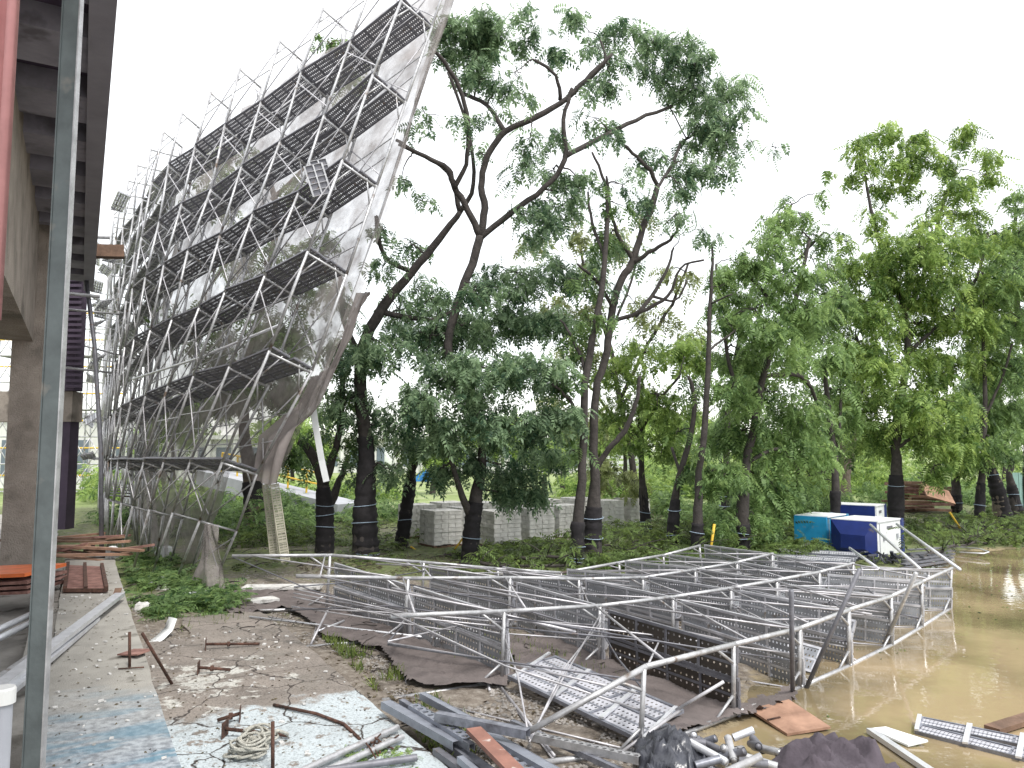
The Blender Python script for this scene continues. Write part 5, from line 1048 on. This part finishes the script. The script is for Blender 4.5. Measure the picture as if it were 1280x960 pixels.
tagit(MB().beam(G(592, 912, .33), G(665, 985, .33), .14, .04).obj('red_board', mat('red_brown_board', (.25, .12, .09), .7, 0, .3, 4, .2, stains=((.5, .45, .42), .64, 9))), 'red brown wooden board lying on top of the metal channels', 'board')
# black sheet heap and offcuts
def heap(name, px, py, rx, ry, h, m, lab, cat, seed, parts=True, z=0):
    c = G(px, py, z); n = 46; xs = np.linspace(-1, 1, n); X2, Y2 = np.meshgrid(xs, xs); r = np.hypot(X2, Y2) + (vnoise(X2 * 2 + seed, Y2 * 2, .5) - .5) * .5
    rid = 1 - np.abs(vnoise(X2 * 1.4 + Y2 * .9 + seed, Y2 * .8 - X2 * .4 + seed, .28) - .5) * 2; rid2 = 1 - np.abs(vnoise((X2 * .8 + Y2 * .6) + seed * 2, (Y2 * .8 - X2 * .6) * .3, .13) - .5) * 2
    Zz = np.clip(1 - r ** 2, 0, 1) ** .6 * h * (.65 + .35 * rid ** 2) + rid2 ** 2 * h * .2 * np.clip(1.2 - r, 0, 1)
    ins = r < 1.0; idx = -np.ones(X2.shape, int); idx[ins] = np.arange(ins.sum()); Xw = X2 * rx; Yw_ = Y2 * ry; 
    V2 = np.stack([Xw[ins] + (rid2[ins] - .5) * .05, Yw_[ins], Zz[ins]], -1)
    q = np.stack([idx[:-1, :-1], idx[:-1, 1:], idx[1:, 1:], idx[1:, :-1]], -1).reshape(-1, 4); q = q[(q >= 0).all(1)]
    o = npmesh(name, V2, q, m, smooth=True); o.matrix_basis = Matrix.Translation(c); WM[o.name] = Matrix.Translation(c); tagit(o, lab, cat); return o
heap('net_heap', 1045, 975, .55, .42, .34, M['netheap'], 'crumpled dark purple net heaped at the bottom edge by the water', 'net', 3)
heap('black_sheet', 840, 968, .34, .48, .34, M['black'], 'crumpled black plastic sheet heaped at the bottom edge', 'plastic sheet', 8)
grp = 'short tube offcuts piled by the black sheet'
tx = ['pointing left', 'lying crosswise', 'standing steeply', 'lying flat', 'on top of the pile', 'at the water side', 'nearest the black sheet', 'half buried', 'leaning on another', 'at the left end', 'at the right end', 'in the middle', 'facing the camera', 'at the back', 'under two others', 'beside the net heap']
for k in range(26):
    p = G(840 + k * 4.6 + random.uniform(-12, 12), 938 + random.uniform(-22, 22), .05 + random.uniform(0, .22)); d = Vector((random.uniform(-.4, 1), random.uniform(-1, .1), random.uniform(-.15, .4))).normalized() * random.uniform(.10, .2)
    mm = random.choice([M['steel'], M['steel_dark'], M['darkmetal'], M['alu']])
    mb = MB().tube([p - d, p + d], .035, 10, False); mb.tube([p + d * .999, p - d * .2], [.028, .028], 10, True)
    tagit(mb.obj('tube_offcut', mm, None, True), 'short grey metal tube offcut in the pile between black sheet and purple net', 'tube', grp)
# ladder-like bits at the left of the ledge
channel(B(7.0, -1.1, .62), G(150, 741, .58), .13, .05, M['alu'], 'widest pale aluminium plank lying slanted across the ledge', 'aluminium_plank', cat='plank', group='aluminium planks across the ledge')
channel(B(6.9, -1.35, .60), G(148, 745, .54), .06, .05, M['steel'], 'narrow aluminium rail beside the widest plank across the ledge', 'aluminium_plank', cat='plank', group='aluminium planks across the ledge')
channel(B(6.0, -1.2, .60), G(118, 772, .50), .14, .04, M['alu'], 'nearer worn aluminium plank whose end lies on the ledge', 'aluminium_plank', cat='plank', group='aluminium planks across the ledge')
channel(B(5.6, -1.3, .50), B(9.6, -.75, .38), .16, .04, M['steel_dark'], 'dull plank lying behind the steel post below the others', 'aluminium_plank', cat='plank', group='aluminium planks across the ledge')
for k, (a, b_, z) in enumerate([((-30, 800), (60, 758), .35), ((-30, 812), (60, 768), .33), ((50, 810), (75, 758), .3)]):
    tagit(MB().tube([G(*a, z), G(*b_, z)], .045 if k < 2 else .06, 10).obj('pipe', M['alu'] if k < 2 else M['greyp'], None, True), ['upper of two bright pipes left of the steel post', 'lower of two bright pipes left of the steel post', 'thick grey pipe standing aslant behind the steel post'][k], 'pipe')
e = empty('formwork_panel', G(105, 722, .5), 'red brown formwork panel with three ribs lying on the ledge', 'formwork panel')
q = [G(80, 738, .50), G(134, 738, .50), G(128, 708, .52), G(84, 706, .52)]; dn = Vector((0, 0, .03)); MB().hexa([v - dn for v in q] + q).obj('sheet', M['redwood'], e)
for t_ in (.02, .5, .98): MB().beam(q[0].lerp(q[1], t_) + Vector((0, 0, .035)), q[3].lerp(q[2], t_) + Vector((0, 0, .035)), .06, .07).obj('rib', M['rust'], e)
MB().beam(q[0] + Vector((0, 0, .002)), q[1] + Vector((0, 0, .002)), .04, .06).obj('edge_rib', M['rust'], e)
e = empty('board_heap', G(110, 695, .4), 'untidy heap of brown boards across the far end of the ledge', 'boards')
for k in range(22):
    p = G(100 + random.uniform(-38, 45), 692 + random.uniform(-14, 8), .45); l = random.uniform(.4, 1.1); d = Vector((1, random.uniform(-.5, .5), random.uniform(-.08, .1))) * l
    MB().beam(p - d + Vector((0, 0, random.uniform(0, .25))), p + d + Vector((0, 0, random.uniform(0, .25))), .14, .05).obj('board', random.choice([M['timber'], M['redwood'], M['plywood'], M['rust']]), e)
tagit(MB().beam(W(58, 712, 13.6), W(-40, 716, 13.6), 1.2, .06, (0, 0, 1)).obj('orange_board', M['orange']), 'bright orange board lying on top of red panels left of the steel post', 'board')
e = empty('red_panel_stack', W(20, 735, 13.4), 'stack of dark red panels below the bright orange board', 'panels')
for k in range(3): MB().beam(W(60, 721 + k * 6, 13.6), W(-40, 726 + k * 6, 13.6), 1.15, .05, (0, 0, 1)).obj('panel', M['redwood'], e)
flatslab_step = bbox('concrete_step', 5.4, 7.1, -1.5, -.75, .08, .34, ledgem, None) if False else None
mb = MB(); mb.hexa([B(5.9, -1.5, .09), B(5.9, -.75, .09), B(7.5, -.75, .09), B(7.5, -1.5, .09), B(5.9, -1.5, .36), B(5.9, -.75, .36), B(7.5, -.75, .36), B(7.5, -1.5, .36)])
tagit(mb.obj('concrete_step', mat('pale_blue_concrete', (.30, .33, .38), .9, 0, .2, 3, .3)), 'pale bluish concrete step left of the ledge behind the steel post', 'step')
# stub bars
def jack(px, py, ang, L_, lab, z=.066, plate=.075, up=.03):
    c = G(px, py, z); d = Vector((math.cos(ang), math.sin(ang), 0)); e = empty('base_jack', c, lab, 'base jack', 'rusty base jacks lying on the slab'); c0 = c + Vector((0, 0, .075))
    MB().box(c0, d * .004, d.cross(Vector((0, 0, 1))) * plate, Vector((0, 0, plate))).obj('base_plate', M['rust'], e)
    MB().tube([c0, c0 + d * L_ - Vector((0, 0, .05))], .019, 8).obj('spindle', M['rust'], e, True)
    n = c0 + d * L_ * .42 - Vector((0, 0, .02)); MB().tube([n - d * .02, n + d * .02], .035, 6).obj('nut', M['rust'], e)
    MB().tube([n + Vector((0, 0, .0)) - d.cross(Vector((0, 0, 1))) * .09, n + d.cross(Vector((0, 0, 1))) * .09], .008, 5).obj('nut_handle', M['rust'], e)
jack(257, 812, R(18), .72, 'farthest rusty base jack lying on the gravel')
jack(248, 842, R(12), .38, 'short rusty base jack second from the far end')
jack(300, 901, R(195), .22, 'base jack with its square plate turned up near the rope coil', plate=.07)
jack(281, 921, R(-3), .62, 'rusty base jack lying just behind the rope coil')
def bar(pts, r, lab, m='rust', name='rusty_bar'): return tagit(MB().tube(pts, r, 7).obj(name, M[m], None, True), lab, 'bar')
bar([G(162, 834, .45), W(162, 790, G(162, 834, .45).y)], .016, 'short rusty bar standing upright on the ledge')
bar([G(215, 855, .06), W(178, 792, G(178, 835, .45).y)], .018, 'rusty bar leaning against the edge of the ledge')
bar([G(341, 965, .06), W(341, 902, G(341, 965, .06).y)], .017, 'upright rusty bar standing beside the rope coil')
bar([G(342, 881, .08), G(395, 892, .09), G(430, 905, .08), G(450, 924, .07)], .017, 'bent brown bar lying on the blue slab')
bar([G(148, 836, .46), G(180, 834, .47)], .008, 'thin wire lying at the foot of the upright bar on the ledge')
tagit(MB().beam(G(157, 815, .48), G(182, 815, .50), .26, .015).obj('rust_plate', M['redwood']), 'small reddish plate lying behind the upright bar on the ledge', 'plate')
tagit(MB().beam(G(143, 752, .47), G(148, 736, .6), .1, .03).obj('brown_block', M['timber']), 'small brown block propping the aluminium planks on the ledge', 'block')
# curved white flashing
mb = MB(); pr = [G(186, 806, .05), G(200, 797, .07), G(211, 786, .14), G(216, 772, .3)]
sdv = Vector((.12, -.09, 0)); 
for p in pr: mb.v += [tuple(p - sdv * .8), tuple(p + sdv * .8), tuple(p + sdv * .8 - Vector((0, 0, .008))), tuple(p - sdv * .8 - Vector((0, 0, .008)))]
for i in range(3):
    q = i * 4
    for k in range(4): mb.f.append((q + k, q + (k + 1) % 4, q + 4 + (k + 1) % 4, q + 4 + k))
mb.f += [(0, 3, 2, 1), (12, 13, 14, 15)]
tagit(mb.obj('white_flashing', M['whitepaint'], None, True), 'curled white metal flashing beside the ledge', 'flashing')
# pale slabs and bags on the ground
def lump(px, py, rx, ry, h, m, lab, cat, z=0, name='lump', rot=0):
    c = G(px, py, z); mb = MB(); n = 9; ring = [(1.0, 0), (1.02, .45), (.85, .85), (.5, 1.0)]
    for r_, hh in ring:
        for i in range(n): a = 2 * math.pi * i / n; k = r_ * random.uniform(.82, 1.12); mb.v.append((c.x + math.cos(a) * rx * k, c.y + math.sin(a) * ry * k, c.z + hh * h * random.uniform(.9, 1.1)))
    for j in range(3):
        for i in range(n): mb.f.append((j * n + i, j * n + (i + 1) % n, (j + 1) * n + (i + 1) % n, (j + 1) * n + i))
    mb.f.append(tuple(range(3 * n, 4 * n))); return tagit(mb.obj(name, m, None), lab, cat)
lump(222, 736, .55, .35, .07, M['blocks'], 'flat broken concrete piece among the leaves below the leaning scaffold', 'rubble', name='concrete_piece')
lump(178, 766, .16, .15, .18, M['blocks'], 'small pale bucket shaped lump right beside the ledge', 'rubble', name='concrete_piece')
lump(270, 762, .3, .2, .06, M['whitepaint'], 'white slab fragment beside the brown net strip', 'rubble', name='white_fragment')
lump(205, 697, .22, .2, .3, M['whitepaint'], 'white tied bag at the foot of the net', 'bag', name='bag')
lump(140, 697, .16, .14, .24, M['whitepaint'], 'white and blue plastic bag beside the round grey sleeve', 'bag', z=.45, name='bag')
lump(330, 800, .22, .16, .05, M['redwood'], 'flat reddish brick fragment under the farthest base jack', 'rubble', name='brick_fragment')
for k, (a, b_, wd) in enumerate([((305, 734), (402, 733), .4), ((312, 752), (345, 748), .35), ((620, 716), (700, 718), .3), ((445, 762), (490, 772), .2)]):
    tagit(MB().beam(G(*a, .1), G(*b_, .1), wd, .05).obj('pale_board', M['blocks']), ['long pale grey board lying left of the fallen scaffold', 'short white board beside the long pale one', 'pale board showing through the far rails of the fallen scaffold', 'small pale board by the first fallen platform'][k], 'board')
for k, (a, b_) in enumerate([((183, 748), (268, 738)), ((185, 731), (207, 720)), ((312, 771), (560, 800)), ((395, 790), (430, 776))]):
    tagit(MB().tube([G(*a, .08), G(*b_, .12)], [.03, .03] if k < 2 else [.018, .018], 8).obj('ground_tube', M['alu'], None, True), ['pale tube lying among the leaves under the dragged net', 'short pale tube poking from the broad leaves', 'long thin tube lying over the brown net', 'short thin tube between net and slab'][k], 'tube')
# perforated near short frames lying: diagonal braces around first tier
for k, (a, b_, za, zb2) in enumerate([((411, 760), (388, 806), .4, .05), ((545, 797), (600, 757), .05, .45), ((597, 798), (612, 863), .05, .05), ((623, 855), (693, 945), .05, .05), ((770, 945), (850, 888), .05, .3), ((845, 888), (905, 852), .3, .6), ((655, 840), (680, 856), .03, .03)]):
    tagit(MB().tube([G(*a, za), G(*b_, zb2)], .017, 7).obj('brace_tube', M['brace'], None, True), ['thin brace leaning on the far left tubes of the fallen scaffold', 'thin brace rising to the second upper rail', 'thin brace lying over the left net toward the channels', 'thin brace crossing the gravel left of the loose platform', 'thin brace in front of the loose platform', 'thin brace rising from the loose platform to the right', 'short brace stub by the left corner of the loose platform'][k], 'tube', 'thin brace tubes around the near end of the fallen scaffold')
# rope coil
c = G(316, 938, .08); mb = MB(); 
e = empty('rope_coil', c, 'coil of pale rope tied round its middle lying on the slab', 'rope')
for k in range(13):
    r0 = .20 + random.uniform(-.03, .03); ph = random.uniform(-.25, .25); pts = []
    for t_ in np.linspace(0, 2 * math.pi, 28):
        x = math.cos(t_) * r0 * .62 + (k - 6) * .008; y = math.sin(t_) * r0 * 1.1; sq = .45 + .55 * min(1, abs(y) / .13); z = .03 + (k % 5) * .028 + .012 * math.sin(3 * t_ + k)
        pts.append(c + Vector((x * sq * 1.1 + y * ph, y + x * ph, z)))
    MB().tube(pts, .0125, 6, False).obj('rope_turn', M['rope'], e, True)
MB().tube([c + Vector((math.cos(t_) * .12, .0 + math.sin(t_) * .02, .07 + math.sin(t_) * .08)) for t_ in np.linspace(0, 6.3, 14)], .013, 6).obj('rope_tie', M['rope'], e, True)
MB().tube([c + Vector((.08, .08, .1)), c + Vector((.18, .17, .12)), c + Vector((.24, .27, .05)), c + Vector((.22, .34, .02))], .017, 6).obj('rope_end', M['rope'], e, True)
# brown twig debris
e = empty('twig_heap', G(475, 940, .06), 'small heap of reddish twigs and green leaves between the tubes on the blue slab', 'twigs')
for k in range(10):
    p = G(475 + random.uniform(-18, 20), 935 + random.uniform(-6, 14), .08); MB().tube([p, p + Vector((random.uniform(-.15, .15), random.uniform(-.12, .12), random.uniform(0, .1)))], .008, 5).obj('twig', M['rust'], e)
o = sprays('weeds', scatter([(430, 945), (520, 945), (530, 975), (430, 975)], 90, .06, .06, .2), M['leaf_light'], None, .25, None, (-.6, .6)); tagit(o, 'small green weeds among the tubes at the bottom edge', 'weeds', kind='stuff')

# ------------------------------------------------------------------ things behind the trees
e = empty('ramp', Vector((W(360, 620, 40).x, 40, 0)), 'grey concrete ramp with yellow railings seen between net and forked tree', 'ramp')
a, b_ = W(262, 596, 41), W(438, 640, 34); MB().beam(a, b_, 1.5, .75).obj('deck', M['ramp'], e)
for t_ in (.15, .45, .75): p = a.lerp(b_, t_); MB().aabb(p.x - .3, p.x + .3, p.y - .4, p.y + .4, 0, max(.1, p.z - .38)).obj('pier', M['ramp'], e)
for t_ in np.linspace(.1, .85, 7): p = a.lerp(b_, t_); MB().tube([p + Vector((0, 0, .35)), p + Vector((0, 0, 1.4))], .05, 5).obj('railing_post', M['yellow'], e)
for h_ in (.9, 1.4): MB().tube([a.lerp(b_, .1) + Vector((0, 0, h_)), a.lerp(b_, .85) + Vector((0, 0, h_))], .045, 5).obj('railing_bar', M['yellow'], e)
fb = empty('far_building', Vector((0, 95, 0)), 'long low pale building with columns far behind the lawn', 'building')
MB().aabb(-55, 10, 95, 103, 0, 4.2).obj('wall', M['farwall'], fb); MB().aabb(-56, 11, 94.2, 103.5, 4.2, 4.7).obj('roof', M['farwall'], fb)
for k in range(20):
    x = -54 + k * 3.3; MB().aabb(x, x + .5, 94.3, 94.8, 0, 4.2).obj('column', M['farwall'], fb); MB().aabb(x + 1, x + 2.8, 94.93, 94.99, .9, 3.2).obj('window', M['glass'], fb)
wf = empty('louvred_fence', Vector((W(765, 600, 62).x, 62, 0)), 'white louvred fence on the lawn right of the joined trunks', 'fence')
for k in range(5):
    MB().aabb(W(745, 600, 62).x, W(800, 600, 62).x, 62, 62.05, .5 + k * .42, .75 + k * .42).obj('slat', M['whitepaint'], wf)
for k in range(5): x = W(745 + k * 13.5, 600, 62).x; MB().aabb(x - .06, x + .06, 61.8, 61.98, 0, 2.7).obj('post', M['whitepaint'], wf)
p = W(532, 600, 70); e = empty('blue_sign', (p.x, 70, 0), 'round blue sign far behind the slim wrapped tree', 'sign')
mb = MB(); mb.tube([(p.x, 70, p.z), (p.x, 70.08, p.z)], .9, 20).obj('disc', M['signblue'], e); MB().tube([(p.x, 70.2, 0), (p.x, 70.2, p.z)], .08, 6).obj('pole', M['greyp'], e)
for k, px in enumerate((486, 532 + 14)):
    x = W(px, 600, 68).x; tagit(MB().tube([(x, 68, 0), (x, 68, 4.4)], .42, 12).obj('white_pillar', M['whitepaint'], None, True), ['white round pillar seen left of the slim wrapped tree', 'white round pillar seen beside the blue sign'][k], 'pillar')
# teal hoarding right
e = empty('hoarding', Vector((W(1285, 610, 33).x, 33, 0)), 'pale teal corrugated hoarding at the right edge', 'hoarding')
x0 = W(1266, 610, 33).x
for k in range(14): MB().aabb(x0 + k * .3, x0 + k * .3 + .17, 33 + (k % 2) * .03, 33.04 + (k % 2) * .03, .0, 1.9).obj('sheet_rib', M['teal'], e); MB().aabb(x0 + k * .3 + .17, x0 + k * .3 + .3, 33.05, 33.09, .0, 1.9).obj('sheet_rib', M['teal'], e)
# distant pale scaffold and wall behind the left building
e = empty('distant_scaffold', Vector((W(60, 600, 48).x, 48, 0)), 'distant scaffold with yellow rails seen beyond the left building', 'scaffold')
for k in range(9):
    x = W(-10 + k * 20, 600, 48).x; MB().tube([(x, 48, 0), (x, 48, 11)], .05, 5).obj('upright', M['steel'], e); MB().tube([(x, 49.2, 0), (x, 49.2, 11)], .05, 5).obj('upright', M['steel'], e)
xa, xb = W(-10, 600, 48).x, W(150, 600, 48).x
for j in range(7):
    z = .3 + 1.7 * j; MB().tube([(xa, 48, z), (xb, 48, z)], .05, 5).obj('rail', M['steel'], e); MB().aabb(xa, xb, 48.1, 49.1, z - .05, z + .02).obj('deck', M['steel_dark'], e) if j % 2 else None
    MB().tube([(xa, 48, z + 1), (xb, 48, z + 1)], .05, 5).obj('rail', M['yellow'], e)
    for k in range(8): x = W(-10 + k * 20, 600, 48).x; x2 = W(10 + k * 20, 600, 48).x; xbrace(e, Vector((x, 47.95, z)), Vector((x, 47.95, z + 1.6)), Vector((x2, 47.95, z)), Vector((x2, 47.95, z + 1.6)), .03)
e = empty('pale_building', Vector((W(50, 600, 56).x, 56, 0)), 'pale grey building with yellow rails behind the distant scaffold', 'building')
x0, x1 = W(-60, 600, 56).x, W(190, 600, 56).x
MB().aabb(x0, x1, 56, 64, 0, 5.2).obj('wall', M['farwall'], e); MB().aabb(x0 - .3, x1 + .3, 55.7, 64, 5.2, 5.6).obj('roof', M['ramp'], e)
for k in range(6): xx = x0 + 1 + k * 2.5; MB().aabb(xx, xx + 1.4, 55.93, 55.99, 1, 3.6).obj('window', M['glass'], e)
# far treeline
pos = np.column_stack([rng.uniform(-90, 110, 5200), rng.uniform(108, 128, 5200), rng.uniform(0, 1, 5200) ** .8 * 6.5])
pos[:, 2] *= .5 + vnoise(pos[:, 0], pos[:, 1] * 0, 6) 
o = sprays('distant_wood', pos, M['leaf_light'], None, 4.0, None, (-.3, 1.0)); tagit(o, 'distant line of pale trees along the horizon', 'trees', kind='stuff')
# yellow stakes and tapes
for k, (a, b_, Yd) in enumerate([((893, 655), (886, 702), 20), ((1187, 640), (1200, 660), 27), ((513, 683), (525, 692), 22), ((566, 690), (582, 668), 21)]):
    p1, p2 = W(*a, Yd), W(*b_, Yd); tagit(MB().tube([p1, p2], .035 if k < 2 else .03, 6).obj('yellow_stake', M['yellow'], None, True), ['yellow stake leaning beside the pole trunk', 'yellow stake in the leaves near the right bank', 'yellow strap at the foot of the slim wrapped tree', 'yellow strap beside the drooping tree trunk'][k], 'stake')
# broken branches on the ground
for k, (pts, lab) in enumerate([([(640, 700), (700, 695), (760, 682), (790, 690)], 'broken dark branch lying in front of the block stacks'), ([(1150, 700), (1185, 686), (1230, 676), (1275, 668)], 'long broken branch lying along the far bank of the water'), ([(830, 700), (862, 688), (900, 686)], 'broken branch lying behind the fallen scaffold near the yellow stake'), ([(1200, 678), (1235, 662), (1285, 660)], 'upper broken branch on the right bank'), ([(575, 704), (640, 708), (720, 706)], 'dark limb lying right behind the top rail of the fallen scaffold')]):
    e = empty('fallen_branch', G(*pts[0]), lab, 'branch', 'broken branches on the ground')
    q = [(G(x, y, .15 + .12 * (i % 2)), .05 - .008 * i) for i, (x, y) in enumerate(pts)]; sp = smooth_poly(q, 4, .03); mb = MB().tube([p for p, _ in sp], [r for _, r in sp], 6)
    ends = []
    for p, _ in sp[2:]:
        for _ in range(2): d = Vector((random.gauss(0, .5), random.gauss(0, .5), random.uniform(0, .5))); mb.tube([p, p + d * .5 + Vector((0, 0, .05)), p + d], [.018, .012, .006], 4); ends.append(p + d)
    mb.obj('limb', M['bark'], e, True)
    pos = np.repeat(np.array([tuple(p) for p in ends]), 6, axis=0) + rng.normal(0, .12, (len(ends) * 6, 3))
    cr = sprays('leaves', pos, M['leaf_fallen'], e, .8, None, (-.4, .8)); cr.data.transform(Matrix.Translation(-WM[e.name].translation)); cr.matrix_basis = Matrix.Identity(4)
